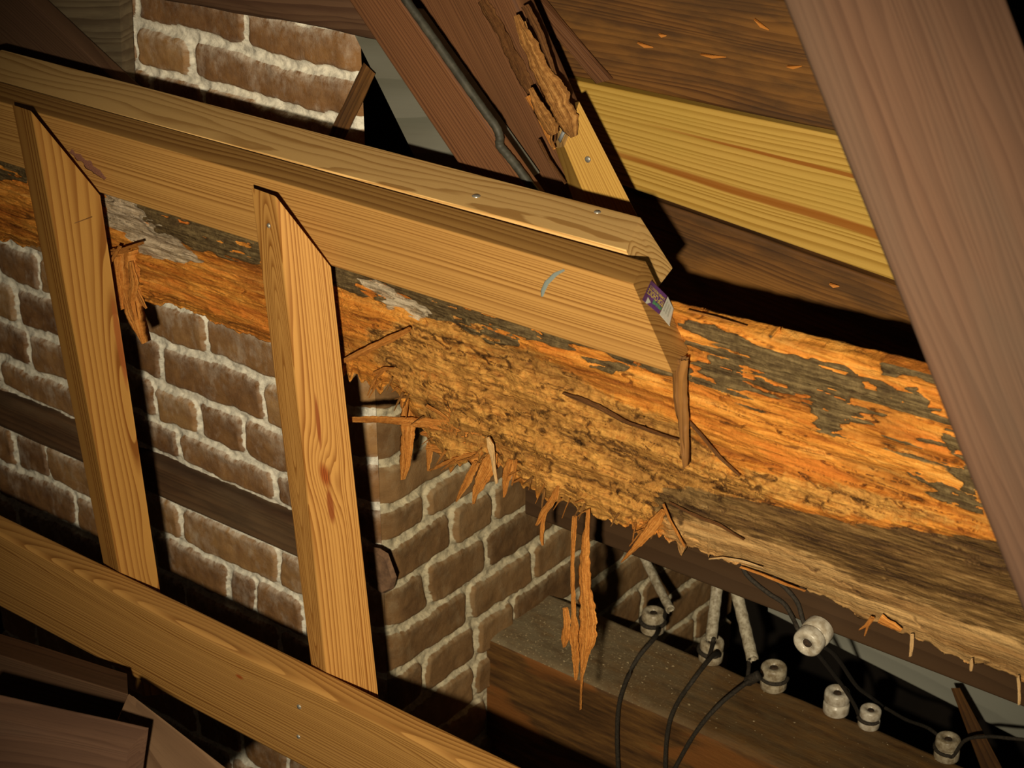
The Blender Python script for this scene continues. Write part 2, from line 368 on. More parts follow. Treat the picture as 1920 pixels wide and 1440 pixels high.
def rot_mat():
    t = NT('rotten_pine'); tc = t.attr('tc', 'Vector')
    grey = t.attr('grey'); mud = t.attr('mud'); pale = t.attr('pale'); low = t.attr('low'); cav = t.attr('cav')
    g1 = t.noise(t.vmul(tc, (5, 5, 60)), 1., 6., .65); g2 = t.noise(t.vmul(tc, (30, 30, 260)), 1., 5., .6); iso = t.noise(tc, 130., 6., .7)
    col = t.ramp(t.math('ADD', t.math('MULTIPLY', g1, .6), t.math('MULTIPLY', g2, .4)), [(.32, (.17, .045, .007)), (.43, (.42, .14, .017)), (.53, (.64, .26, .038)), (.67, (.80, .41, .095))])
    rb = t.ramp(t.noise(t.vmul(tc, (6, 6, 30)), 1., 4., .6), [(.5, 0.), (.62, .75)])
    col = t.mix(rb, col, (.56, .17, .022))
    mcol = t.ramp(t.math('ADD', t.math('MULTIPLY', iso, .6), t.math('MULTIPLY', g2, .4)), [(.34, (.15, .06, .014)), (.47, (.44, .21, .046)), (.62, (.62, .325, .075))])
    col = t.mix(t.ramp(t.math('ADD', mud, t.math('MULTIPLY', t.math('SUBTRACT', iso, .5), .9)), [(.35, 0.), (.65, .92)]), col, mcol)
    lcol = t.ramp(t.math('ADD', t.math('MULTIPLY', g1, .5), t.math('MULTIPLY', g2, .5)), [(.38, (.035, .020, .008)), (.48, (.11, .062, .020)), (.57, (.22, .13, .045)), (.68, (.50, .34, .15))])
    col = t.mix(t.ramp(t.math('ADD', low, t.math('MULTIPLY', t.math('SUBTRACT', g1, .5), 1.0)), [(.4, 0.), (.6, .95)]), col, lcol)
    lip = t.attr('lip')
    col = t.mix(t.ramp(t.math('ADD', lip, t.math('MULTIPLY', t.math('SUBTRACT', g2, .5), .8)), [(.35, 0.), (.65, .8)]), col, t.ramp(g1, [(.35, (.30, .15, .045)), (.6, (.62, .38, .15))]))
    gcol = t.ramp(t.math('ADD', t.math('MULTIPLY', g2, .6), t.math('MULTIPLY', iso, .4)), [(.36, (.035, .023, .011)), (.5, (.10, .070, .030)), (.66, (.24, .17, .075))])
    col = t.mix(t.ramp(t.math('ADD', grey, t.math('MULTIPLY', t.math('SUBTRACT', g2, .5), .5)), [(.44, 0.), (.56, .97)]), col, gcol)
    pcol = t.ramp(g2, [(.35, (.25, .19, .11)), (.6, (.60, .50, .36))])
    col = t.mix(t.ramp(t.math('ADD', pale, t.math('MULTIPLY', t.math('SUBTRACT', iso, .5), .5)), [(.42, 0.), (.62, .92)]), col, pcol)
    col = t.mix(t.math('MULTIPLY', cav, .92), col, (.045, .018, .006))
    return t.fin(col, .75, t.math('ADD', t.math('MULTIPLY', g2, 1.), t.math('MULTIPLY', iso, .8)), .85, .004, .2)
rot_m = rot_mat()
def splint_mat(name, a, b, c):
    t = NT(name); tc = t.attr('tc', 'Vector')
    g = t.noise(t.vmul(tc, (12, 380, 380)), 1., 5., .6); i = t.noise(tc, 160., 5., .7)
    col = t.ramp(t.math('ADD', t.math('MULTIPLY', g, .6), t.math('MULTIPLY', i, .4)), [(.32, a), (.5, (b[0], b[1]*.93, b[2]*.8)), (.66, (c[0], c[1]*.93, c[2]*.8))])
    return t.fin(col, .75, t.math('ADD', g, i), .8, .003, .2)
spl_m = splint_mat('splinter_orange', (.22, .07, .012), (.55, .22, .045), (.74, .38, .11))
splp_m = splint_mat('splinter_pale', (.5, .3, .12), (.75, .5, .25), (.85, .65, .4))
spld_m = splint_mat('splinter_dark', (.06, .025, .009), (.14, .06, .02), (.22, .11, .04))
def plain(name, c1, c2, scale=60., rough=.5, bs=.2, spec=.4, metal=0.):
    t = NT(name); tc = t.attr('tc', 'Vector'); n = t.noise(tc, scale, 5., .65)
    m = t.fin(t.ramp(n, [(.38, c1), (.62, c2)]), rough, n, bs, .001, spec); t.b.inputs['Metallic'].default_value = metal; return m
porc = plain('porcelain', (.26, .20, .12), (.52, .45, .32), 110., .35)
porc_w = plain('porcelain_clean', (.42, .35, .25), (.70, .64, .52), 90., .3)
tubem = plain('porcelain_tube', (.28, .23, .15), (.56, .50, .37), 130., .5)
wirem = plain('cloth_wire', (.018, .014, .009), (.045, .034, .022), 300., .8, .5)
hole_m = plain('dark_hole', (.02, .012, .006), (.07, .04, .02), 200., .8)
nail_m = plain('nail_metal', (.35, .33, .28), (.55, .52, .45), 300., .35, .2, .5, .6)
brk_m = plain('brick_shard', (.13, .07, .04), (.27, .15, .08), 60., .9, .6)
blue_m = plain('blue_chalk', (.16, .20, .19), (.24, .27, .24), 900., .8)
stamp_m = plain('purple_ink', (.14, .055, .05), (.30, .13, .06), 500., .8)
pencil_m = plain('pencil', (.20, .09, .03), (.3, .14, .05), 500., .8)

# ------------------------------------------------------------------ key planes (relative to the eye)
YS = 1.28797; YH = YS+.055; YB = YH+.068; YW = 1.74
ZT = float(yp(1187, 533, YH)[2]-H)

# ------------------------------------------------------------------ brick walls
xr = 400
rows = [77, 157]
zrow = [float(yp(xr, y, YW)[2]-H) for y in (77, 157)]
z667 = float(yp(xr, 667, YW)[2]-H)
step = (zrow[1]-z667)/6
zb = [zrow[0]+2*(zrow[0]-zrow[1]), zrow[0]+(zrow[0]-zrow[1]), zrow[0], zrow[1]] + [zrow[1]-step*i for i in range(1, 6)]
zb += [float(yp(xr, y, YW)[2]-H) for y in (667, 750, 827, 890, 965, 1040, 1113, 1184, 1255)]
while zb[-1] > -2.9: zb.append(zb[-1]-.088)
zb = np.array(zb)   # descending
IB = 9              # index of the row starting at y=667
def brickwork(U, V, joints, seed, jw=.008, keep=None):
    Uw = U+(fbm(U*9, V*9, seed)-.5)*.022+(fbm(U*45, V*45, seed+3, 3)-.5)*.008
    Vw = V+(fbm(U*6+9, V*6, seed+1)-.5)*.020+(fbm(U*45, V*45+7, seed+4, 3)-.5)*.009
    ci = np.clip(np.searchsorted(-zb, -Vw)-1, 0, len(zb)-2)
    top = zb[ci]; bot = zb[ci+1]
    dv = np.minimum(top-Vw, Vw-bot)-jw*.18; du = np.full(U.shape, 1.); bid = np.zeros(U.shape)
    for c in range(len(zb)-1):
        k = ci == c
        if not k.any(): continue
        j = sorted(joints.get(c, []))
        rnd = random.Random(seed*100+c)
        lo_, hi_ = float(U.min())-.4, float(U.max())+.4
        if not j: j = [lo_+.24*rnd.random()]
        x = j[-1]
        while x < hi_: x += rnd.choice([.235, .235, .115]); j.append(x)
        x = j[0]
        while x > lo_: x -= rnd.choice([.235, .235, .115]); j.insert(0, x)
        if keep: j = [q for q in j if not keep[0] < q < keep[1]]
        j = np.array(j); uu = Uw[k]; i = np.clip(np.searchsorted(j, uu)-1, 0, len(j)-2)
        du[k] = np.minimum(uu-j[i], j[i+1]-uu); bid[k] = hsh(i+c*37, i*0+c, seed)
    d = np.minimum(dv, du)
    # rounded corners
    rr = .012; cx = np.clip(rr+jw*.6-du, 0, None); cy = np.clip(rr+jw*.6-dv, 0, None)
    d = np.minimum(d, rr+jw*.6-np.hypot(cx, cy))
    wj = jw*(.45+.75*fbm(U*14, V*14, seed+8, 3))
    face = sm(wj*.45, wj*.45+.007, d)
    mort = 1-sm(wj*.7, wj*.7+.003, d)
    h = face*.011 + (fbm(U*30, V*30, seed+5, 5)-.5)*.006*face + (fbm(U*70, V*70, seed+6, 4)-.5)*.009*(1-face) + (bid-.5)*.006*face
    h += .003*(fbm(U*3, V*3, seed+11)-.5)
    eff_light = np.exp(-np.clip(top-Vw-wj*.5, 0, None)/.011)*(.4+1.1*fbm(U*7, V*7, seed+14))+.5*np.exp(-np.clip(d-wj*.5, 0, None)/.004)  # lime bloom under each joint, strengthened to paint in light on upper brick lips
    return h, mort, bid, np.clip(eff_light, 0, 1)
def jx(px, py): return float(yp(px, py, YW)[0])
JL = {IB-1: [jx(395, 620), jx(250, 570)],
      IB: [jx(37, 570), jx(308, 678), jx(503, 757)],
      IB+1: [jx(60, 653), jx(150, 690), jx(296, 745), jx(377, 782), jx(463, 817)],
      IB+2: [jx(10, 697), jx(190, 775), jx(340, 833), jx(520, 903)],
      IB+4: [jx(33, 830), jx(97, 880), jx(200, 925), jx(347, 990), jx(527, 1047)],
      IB+5: [jx(150, 970), jx(290, 1030), jx(430, 1093), jx(483, 1117)],
      IB+6: [jx(40, 985), jx(350, 1110), jx(530, 1200)],
      2: [jx(263, 110), jx(367, 130), jx(587, 143), jx(730, 180)],
      1: [jx(260, 20), jx(463, 53), jx(600, 80)]}
cor = yp(715, 1000, YW)
ul = cor[0]-np.arange(0, cor[0]-jx(-70, 700), .0032)[::-1]; vl = np.arange(-2.75, -.555, .0032)
U, V = np.meshgrid(ul, vl, indexing='ij')
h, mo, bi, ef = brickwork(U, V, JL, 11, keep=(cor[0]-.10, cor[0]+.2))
def hcor(V): return .009+(fbm(V*25, 0*V, 91, 4)-.5)*.006
wc = sm(cor[0]-.03, cor[0]-.004, U); h = h*(1-wc)+hcor(V)*wc
rc = np.clip(U-(cor[0]-.034), 0, .034)/.034
P = np.stack([U+(h-.013)*rc**2, YW-h+.013*rc**2, V+H], -1)
tcw = np.stack([U, 0*U, V], -1)
o = link('wall_left', gridmesh(P[:, ::-1], {'mort': mo[:, ::-1], 'bid': bi[:, ::-1], 'eff_light': ef[:, ::-1]}, tcw[:, ::-1]), brick_l)
tag(o, 'old brown brick wall with whitish lime mortar behind the pine studs', kind='structure')
# return face, going away from the corner
WD = R3@np.array([3090, -1660, 3200.]); WD[2] = 0; WD /= np.linalg.norm(WD); WN = np.array([WD[1], -WD[0], 0])
cr0 = cor-CAM
def wp(px, py): return on(px, py, WN, float(WN@cr0))
def jr(px, py): return float((wp(px, py)-cor)@WD)
JR = {IB-1: [jr(784, 745)], IB: [jr(784, 815), jr(870, 800)], IB+1: [jr(865, 850), jr(960, 760)], IB+2: [jr(789, 945)],
      IB+3: [jr(840, 1000), jr(918, 945)], IB+4: [jr(793, 1090), jr(903, 1015), jr(1040, 930)], IB+5: [jr(870, 1120), jr(990, 1050)],
      IB+6: [jr(787, 1250), jr(883, 1190), jr(955, 1120), jr(1165, 1040)], IB+7: [jr(880, 1255), jr(1010, 1100)], IB+8: [jr(905, 1330)]}
ur = np.arange(0, 1.05, .0032); vr = np.arange(-2.75, -1.05, .0032)
U, V = np.meshgrid(ur, vr, indexing='ij')
h, mo, bi, ef = brickwork(U, V, JR, 23, .010, keep=(-.3, .06))
wc = sm(.03, .004, U); h = h*(1-wc)+hcor(V)*wc
rc = np.clip(.034-U, 0, .034)/.034
P = cor[None, None]*np.array([1, 1, 0])+WD*(U-(h-.013)*rc**2)[..., None]+WN*(h-.013*rc**2)[..., None]+np.array([0, 0, 1.])*(V+H)[..., None]
o = link('wall_right', gridmesh(P, {'mort': mo, 'bid': bi, 'eff_light': ef}, np.stack([0*U, U, V], -1)), brick_r)
tag(o, 'return face of the brick wall with sandy mortar joints', kind='structure')
# timber laid in the brickwork
za, zc = zb[IB+3], zb[IB+4]
xa, xb_ = jx(-70, 780), cor[0]-.06
f = lambda x, z, y: np.array([x, y, z+H])
o = timber('bond_timber', [f(xa, zc+.006, YW-.024), f(xa, za-.004, YW-.024), f(xa, za-.004, YW+.05), f(xa, zc+.006, YW+.05)],
           [f(xb_, zc+.006, YW-.024), f(xb_, za-.004, YW-.024), f(xb_, za-.004, YW+.05), f(xb_, zc+.006, YW+.05)], bond_m, bev=.007, rough=.0025, seed=3)
tag(o, 'dark dusty timber course laid between brick rows of the left wall', 'timber')

# far wall behind everything, coloured near black to stand for unlit depth
c0 = [rp(-400, -900, 3.4), rp(2900, -900, 3.4), rp(2900, 2100, 3.4), rp(-400, 2100, 3.4)]
me = rawmesh(c0, [(0, 1, 2, 3)], [(0, 0, 0), (3, 0, 0), (3, 1, 0), (0, 1, 0)])
tag(link('wall_back', me, plain('unlit_dark', (.01, .007, .004), (.02, .014, .009), 5., .9)), 'dark far wall of the attic', kind='structure')

# ------------------------------------------------------------------ roof boards
def roofboard(name, y0, TL, TR, BR, BL, th, mat, **k):
    return box4(name, rp(*TL, y0), rp(*TR, y0), rp(*BR, y0), rp(*BL, y0), RN*th, mat, **k)
o = roofboard('sheathing_plank', 1.95, (820, -120), (2000, 100), (2000, 340), (820, 88), .03, plank_m, rough=.002, seed=5, bev=.004)
tag(o, 'wide dark brown roof plank above the new yellow board', 'plank', 'roof planks')
o = roofboard('sheathing_board', 1.944, (820, 96), (2000, 346), (2000, 640), (820, 226), .03, yellow, bev=.002)
tag(o, 'new yellow pine roof board with reddish resin streaks', 'board')
o = roofboard('sheathing_plank', 1.955, (820, 236), (2000, 650), (2000, 860), (820, 420), .03, plank_m, rough=.002, seed=8, bev=.004, uo=2.3)
tag(o, 'dark stained roof plank below the new yellow board, half in shade', 'plank', 'roof planks')
# small chips lifting from the brown plank
chips = [((1196, 78), (1225, 88)), ((1314, 100), (1362, 106)), ((1476, 123), (1504, 123)), ((1415, 34), (1442, 55)), ((1556, 530), (1574, 536)), ((1236, 62), (1250, 66))]
for i, (a, b) in enumerate(chips):
    A = rp(*a, 1.94); B = rp(*b, 1.944); d = np.array([0, -.001, -.004])
    me = rawmesh([A, B, B+d*.3-RN*.001, (A+B)/2-RN*.003+d, A-RN*.002+d*.4], [(0, 1, 2, 3, 4), (0, 4, 3, 2, 1)], [(0, 0, 0)]*5)
    o = link('wood_chip', me, spl_m, smooth=False)
    tag(o, ['orange wood chip lifting from the brown roof plank left of its knots', 'thin orange sliver at the middle of the brown roof plank', 'small orange sliver beside the near reddish rafter on the brown roof plank',
            'curled orange sliver highest on the brown roof plank', 'orange splinter on the shaded plank below the yellow board', 'tiny orange fleck between the chips of the brown roof plank'][i], 'wood chip', 'chips on the roof planks')
o = roofboard('roof_batten', 1.925, (975, -40), (1012, -40), (1150, 150), (1108, 158), .02, plank_m, bev=.004, rough=.002, seed=4, nl=40) if False else \
    timber('roof_batten', [rp(958, -30, 1.93), rp(985, -30, 1.93), rp(985, -30, 1.93)+RN*.012, rp(958, -30, 1.93)+RN*.012],
           [rp(1118, 157, 1.93), rp(1143, 150, 1.93), rp(1143, 150, 1.93)+RN*.012, rp(1118, 157, 1.93)+RN*.012], rafter_m, bev=.002, rough=.003, fr=40, seed=4)
tag(o, 'thin torn brown batten lying diagonally on the brown roof plank', 'batten')

# ------------------------------------------------------------------ rafters
def rafter(name, y0, L0, L1, R0, R1, th, mat, **k):
    a, b, c, d = rp(*L0, y0), rp(*L1, y0), rp(*R1, y0), rp(*R0, y0); n = RN*th
    return timber(name, [a, d, d+n, a+n], [b, c, c+n, b+n], mat, **k)
o = rafter('rafter', 1.62, (452, -300), (972, 478), (541, -300), (1084, 478), .020, rafter_m, rough=.0006, seed=2, bev=.004)
tag(o, 'brown rafter running down behind the header beside the black cable', 'rafter', 'brown rafters')
o = rafter('rafter', 1.75, (558, -300), (1000, 440), (835, -300), (1150, 420), .04, rafter_m, rough=.0012, seed=9, bev=.008, uo=1.7)
tag(o, 'split brown rafter with a rotted right edge above the new yellow block', 'rafter', 'brown rafters')
o = rafter('rafter', 1.653, (-548, -300), (30, 200), (-265, -300), (268, 200), .03, dark_m, rough=.001, seed=12, bev=.004)
tag(o, 'dark rafter in the top left corner above the pine header', 'rafter')
o = box4('upright_board', yp(70, -30, 1.69), yp(222, -30, 1.69), yp(235, 260, 1.69), yp(70, 260, 1.69), (0, .025, 0), grey_m, rough=.002, seed=6, bev=.005)
tag(o, 'greyish weathered upright board left of the white-mortared bricks', 'board')
o = box4('rough_beam', yp(290, -70, 1.66), yp(720, -40, 1.66), yp(720, 82, 1.66), yp(290, -3, 1.66), (0, .06, 0), dark_m, rough=.005, seed=15, bev=.012, fr=25)
tag(o, 'rough dark beam crossing above the bricks at the top edge', 'beam')
o = box4('grey_board', yp(640, 15, 1.715), yp(780, 20, 1.715), yp(1000, 330, 1.715), yp(795, 330, 1.715), (0, .015, 0), zinc_m, bev=.002)
o.name = 'grey_board'
tag(o, 'smooth grey-green board left of the brown rafter', 'board')
o = timber('split_stick', [yp(683, 118, 1.69), yp(703, 138, 1.69), yp(703, 138, 1.705), yp(683, 118, 1.705)], [yp(612, 262, 1.69), yp(645, 262, 1.69), yp(645, 262, 1.705), yp(612, 262, 1.705)], plank_m, rough=.002, seed=5, bev=.003, fr=40)
tag(o, 'short dark stick leaning against the bricks left of the grey board', 'stick')
cab = [rp(x+9, y, 1.611) for x, y in ((738, -20), (770, 25), (812, 84), (858, 150), (897, 205), (921, 238), (928, 258), (928, 272), (942, 290), (962, 315), (1000, 368))]
o = tube('black_cable', cab, .0055, plain('black_rubber', (.035, .033, .024), (.07, .065, .048), 60., .6)); tag(o, 'black cable kinked along the right edge of the brown rafter', 'cable')

# rotted edge piece and new block
def ribbon(name, pts, mat, parent=None, seed=0, th=.004, jag=.35, nrow=None, curl=.0):
    """a torn strip: pts = [(world point, half width vector)]"""
    C = np.array([p for p, _ in pts]); Wv = np.array([q for _, q in pts])
    s = np.concatenate([[0], np.cumsum(np.linalg.norm(np.diff(C, axis=0), axis=1))])
    n = nrow or max(12, int(s[-1]/.0018)); m = 9
    ss = np.linspace(0, s[-1], n)
    c = np.stack([np.interp(ss, s, C[:, i]) for i in range(3)], -1); wv = np.stack([np.interp(ss, s, Wv[:, i]) for i in range(3)], -1)
    T = np.gradient(c, axis=0); T /= np.linalg.norm(T, axis=1, keepdims=True)+1e-9
    N = np.cross(T, wv); N /= np.linalg.norm(N, axis=1, keepdims=True)+1e-9
    N *= np.sign(-(N@np.array([0, 1., 0])))[:, None]+1e-6
    jl = 1+jag*2.4*(fbm(ss*120, 0*ss, seed, 5)-.5); jr_ = 1+jag*2*(fbm(ss*120, 0*ss+9, seed+3, 5)-.5)
    q = np.linspace(-1, 1, m)
    rows = []
    for side in (1, -1):
        qq = q if side == 1 else q[::-1]
        w_ = np.where(qq[None, :] < 0, jl[:, None], jr_[:, None])*qq[None, :]
        bulge = (1-qq[None, :]**2)**.5*th*side*.5 + (fbm(ss[:, None]*18, qq[None, :]*7+seed, seed+7, 5)-.5)*th*1.3
        rows.append(c[:, None]+wv[:, None]*w_[..., None]+N[:, None]*(bulge+curl*np.sin(ss*40+seed)[:, None])[..., None])
    P = np.concatenate([rows[0], rows[1][:, 1:]], 1)
    tc = np.stack([np.broadcast_to(ss[:, None], P.shape[:2]), np.broadcast_to((np.arange(P.shape[1])*.004)[None], P.shape[:2]), np.full(P.shape[:2], seed*.13)], -1)
    me = gridmesh(P, None, tc)
    return link(name, me, mat, parent)
def rib_y(name, L, c, mat, parent=None, seed=0, **k):
    """L = [(px, py, width px)] on the plane Y=c"""
    L = [(a, b, w_) for a, b, w_ in L]; pts = []
    for i, (x, y, w_) in enumerate(L):
        a = L[max(i-1, 0)]; b = L[min(i+1, len(L)-1)]; dx, dy = b[0]-a[0], b[1]-a[1]; l = math.hypot(dx, dy)
        nx, ny = -dy/l, dx/l; cc = c[i] if isinstance(c, (list, tuple)) else c
        p = yp(x, y, cc); q = yp(x+nx*w_/2, y+ny*w_/2, cc); pts.append((p, q-p))
    return ribbon(name, pts, mat, parent, seed, **k)
def rib_r(name, L, y0, mat, parent=None, seed=0, **k):
    pts = []
    for i, (x, y, w_) in enumerate(L):
        a = L[max(i-1, 0)]; b = L[min(i+1, len(L)-1)]; dx, dy = b[0]-a[0], b[1]-a[1]; l = math.hypot(dx, dy)
        nx, ny = -dy/l, dx/l; p = rp(x, y, y0); q = rp(x+nx*w_/2, y+ny*w_/2, y0); pts.append((p, q-p))
    return ribbon(name, pts, mat, parent, seed, **k)
rr = empty('rotted_rafter_edge', rp(1030, 150, 1.72), 'crumbling rotted strip of wood along the split rafter above the new block', 'rotted wood')
tan_m = splint_mat('rot_tan', (.08, .035, .010), (.30, .14, .04), (.60, .34, .12))
for i, (L, m_, y0, th) in enumerate([
        ([(970, 28, 8), (988, 75, 26), (1014, 130, 32), (1040, 175, 44), (1064, 225, 40), (1077, 256, 14)], tan_m, 1.685, .007),
        ([(995, 165, 6), (1012, 205, 26), (1030, 232, 34), (1040, 252, 20)], tan_m, 1.68, .006),
        ([(985, 10, 14), (1010, 60, 14), (1030, 110, 10), (1048, 160, 5)], spld_m, 1.70, .004),
        ([(984, 40, 3), (996, 80, 4), (1006, 112, 3)], tan_m, 1.69, .002),
        ([(990, 180, 10), (1015, 225, 12), (1030, 262, 8), (1040, 280, 4)], spl_m, 1.685, .004),
        ([(1036, 238, 5), (1033, 262, 5), (1038, 278, 3)], tan_m, 1.68, .003),
        ([(1043, 240, 4), (1040, 268, 3)], spld_m, 1.68, .002), ([(1010, 262, 6), (1030, 300, 5), (1060, 345, 3)], spld_m, 1.70, .003),
        ([(905, 0, 18), (940, 60, 22), (985, 150, 24), (1010, 200, 10)], spld_m, 1.745, .006)]):
    rib_r('rotted_piece' if th > .0055 else 'splinter', L, y0, m_, rr, seed=31+i, th=th, jag=.3)
BK = empty('lumber_block', rp(1120, 310, 1.74), 'short new yellow pine block with a mitred end beside the yellow roof board', 'lumber block')
a, b, c, d = rp(1058, 275, 1.695), rp(1086, 190, 1.705), rp(1208, 430, 1.705), rp(1122, 430, 1.695)
e0 = rp(1041, 278, 1.735); e1 = rp(1093, 430, 1.735)
bk = timber('block_body', [a, b, rp(1078, 192, 1.74), e0], [d, c, rp(1200, 432, 1.74), e1], yellow_block, BK, bev=.0015)
cutp = rp(1046, 238, 1.72)
me = rawmesh([a, rp(1070, 245, 1.696), cutp, e0], [(0, 1, 2, 3)], [(0, 0, 0), (.02, 0, 0), (.02, .02, 0), (0, .02, 0)])
link('cut_end', me, pine_rear, BK, False)
a2 = [rp(x, y, 1.69) for x, y in ((1046, 262), (1055, 243), (1060, 246), (1050, 268))]
me = rawmesh(a2+[p+RN*.002 for p in a2], [(0, 1, 2, 3), (7, 6, 5, 4), (0, 4, 5, 1), (2, 6, 7, 3), (1, 5, 6, 2), (0, 3, 7, 4)], [(0, 0, 0)]*8)
tag(link('staple_tag', me, plain('grey_tag', (.2, .21, .22), (.26, .27, .28)), BK), 'small grey paper tag on the cut end')

def nail(px, py, fn, r, parent, nrm):
    p = fn(px, py); n_ = Vector(nrm).normalized()
    lathe('nail_head', [(0, .0012), (r*.8, .001), (r, .0002), (r, -.001)], Vector(p)+n_*.0004, n_, nail_m, parent, 16)
nail(1102, 299, lambda x, y: rp(x, y, 1.697), .0042, BK, -RN)

# ------------------------------------------------------------------ header: front and rear pine timbers
FT1 = yp(1187, 533, YH); FB1 = yp(1262, 702, YH); BT1 = zp(1210, 489, ZT); YK = BT1[1]; _e = np.cross(FB1-FT1, BT1-FT1); BB1 = on(1291, 657, _e, float(_e@(FT1-CAM)))
xl = jx(-90, 200)*YH/YW*1.0
def xz(x, y, z): return np.array([x, y, z])
XL = float(yp(-90, 165, YH)[0])
ft0 = xz(XL, YH, FT1[2]); fb0 = xz(XL, YH, FB1[2]); bt0 = xz(XL, YK, FT1[2]); bb0 = xz(XL, YK, FB1[2])
HD = empty('header_timber', (FT1+FB1)/2, 'front pine header timber with a store label on its slanted cut end', 'timber')
timber('timber_body', [fb0, ft0, bt0, bb0], [FB1, FT1, BT1, BB1], pine_front, HD, bev=.0022, nl=160)
ZR = ZT-.0032
r1 = zp(1174, 469, ZR); r2 = zp(1200, 407, ZR); yk = YK+.0006
r1[1] = max(r1[1], yk); YR2 = r2[1]
bot = float(yp(1290, 580, YB+.07)[2])
rb1 = np.array([r1[0]+.03, r1[1], ZR+H-.05]); rb2 = np.array([r2[0]+.045, YR2, ZR+H-.05])
XL2 = XL-.1
RD = empty('rear_timber', (r1+r2)/2, 'pale pine timber lying behind the front header, its broad top face lit', 'timber')
timber('timber_body', [xz(XL2, yk, ZR+H-.05), xz(XL2, yk, ZR+H), xz(XL2, YR2, ZR+H), xz(XL2, YR2, ZR+H-.05)], [rb1, r1, r2, rb2], pine_rear, RD, bev=.0012, nl=160)
nail(893, 368, lambda x, y: zp(x, y, ZR), .0050, RD, (0, 0, 1)); nail(1120, 398, lambda x, y: zp(x, y, ZR), .0040, RD, (0, 0, 1))
# blue chalk arc and purple stamp
rib_y('chalk_mark', [(1058, 506, 4), (1040, 515, 8), (1025, 530, 9), (1018, 545, 8), (1016, 556, 4)], YH-.0006, blue_m, HD, 3, th=.0006, jag=.15)['label'] = 'blue chalk arc'
rib_y('ink_stamp', [(132, 283, 6), (152, 298, 14), (170, 312, 12), (198, 335, 5)], YH-.0006, stamp_m, HD, 9, th=.0006, jag=.9)['label'] = 'purple ink smudge'

# store label on the cut end
en = np.cross(FB1-FT1, BT1-FT1); en /= np.linalg.norm(en)
if en@(CAM-FT1) < 0: en = -en
def ep(px, py, off=.0012): return on(px, py, en, float(en@(FT1-CAM)+off))
def labelquad(nm, A, B, C, D, mat, off=.0012, curl=0.):
    n = 12; P = np.zeros((n, n, 3))
    for i in range(n):
        for j in range(n):
            s, t = i/(n-1), j/(n-1)
            q = (np.array(A)*(1-s)+np.array(B)*s)*(1-t)+(np.array(D)*(1-s)+np.array(C)*s)*t
            P[i, j] = ep(*q, off+curl*max(0, .35-s)**2*8)
    top = P; 
    me = gridmesh(np.concatenate([P, P[::-1]-en*.0005], 0), None, np.concatenate([P, P[::-1]], 0)); return link(nm, me, mat, LB)
LB = bpy.data.objects.new('store_label', None); sc.collection.objects.link(LB); LB.location = Vector(ep(1235, 565)); bpy.context.view_layer.update()
LB.parent = HD; LB.matrix_parent_inverse = Matrix.Translation(-HD.location); LB['label'] = 'purple and white lumber label with yellow lettering'
_p = LB.location.copy()
bpy.context.view_layer.update()
purple = plain('label_purple', (.13, .035, .24), (.17, .05, .30), 300, .4); white = plain('label_white', (.72, .74, .66), (.85, .86, .80), 500, .4)
yel = plain('label_yellow', (.85, .66, .10), (.95, .76, .15), 300, .4); grn = plain('label_green', (.06, .48, .12), (.10, .55, .16), 300, .4)
gry = plain('label_grey', (.22, .23, .17), (.3, .3, .24), 300, .5)
A_, B_, C_, D_ = (1221.5, 526), (1252, 556), (1237, 589), (1205, 562)
labelquad('label_sheet', A_, B_, C_, D_, purple, .0016, .004)
labelquad('label_sheet', B_, (1263.5, 580), (1256, 611), C_, white, .0014)
labelquad('label_flap', (1205, 562), (1214, 553), (1221, 567), (1213, 569), white, .0026)
def ltext(txt, s0, s1, t0, t1, mat, nm):
    """lettering reads from the B side towards the A side, letter tops towards the D side"""
    cu = bpy.data.curves.new('t', 'FONT'); cu.body = txt; cu.size = 1; cu.offset = .018; to = bpy.data.objects.new('t', cu); sc.collection.objects.link(to)
    bpy.context.view_layer.update()
    me = bpy.data.meshes.new_from_object(to.evaluated_get(bpy.context.evaluated_depsgraph_get())); bpy.data.objects.remove(to)
    n = len(me.vertices); co = np.zeros(n*3); me.vertices.foreach_get('co', co); co = co.reshape(-1, 3)
    x = (co[:, 0]-co[:, 0].min())/np.ptp(co[:, 0]); y = (co[:, 1]-co[:, 1].min())/np.ptp(co[:, 1])
    s = s0+(s1-s0)*x; t = t0+(t1-t0)*y
    q = ((np.array(A_)*(1-s)[:, None]+np.array(B_)*s[:, None]))*(1-t)[:, None]+((np.array(D_)*(1-s)[:, None]+np.array(C_)*s[:, None]))*t[:, None]
    P = np.array([ep(a, b, .0024+.004*max(0, .35-ss)**2*8) for (a, b), ss in zip(q, s)])
    me.vertices.foreach_set('co', P.ravel()); at = me.attributes.new('tc', 'FLOAT_VECTOR', 'POINT'); at.data.foreach_set('vector', P.astype(np.float32).ravel())
    return link(nm, me, mat, LB, False)
ltext('PRIME', .96, .46, .64, .82, grn, 'green_lettering')
ltext('TOP CHOICE', .98, .04, .34, .62, yel, 'yellow_lettering')
ltext('LUMBER PRODUCTS', .93, .06, .18, .30, yel, 'small_yellow_lettering')
for k in range(9):
    t0 = .12+k*.075; B2 = np.array(B_); C2 = np.array(C_); E2 = np.array((1263.5, 580)); G2 = np.array((1256, 611))
    q = [(B2*(1-s)+E2*s)*(1-t)+(C2*(1-s)+G2*s)*t for s, t in ((t0, .15), (t0+.03, .15), (t0+.03, .72), (t0, .72))]
    me = rawmesh([ep(*v, .0018) for v in q], [(0, 1, 2, 3)], [(0, 0, 0)]*4)
    if k % 3 != 2: link('printed_bar', me, gry, LB, False)

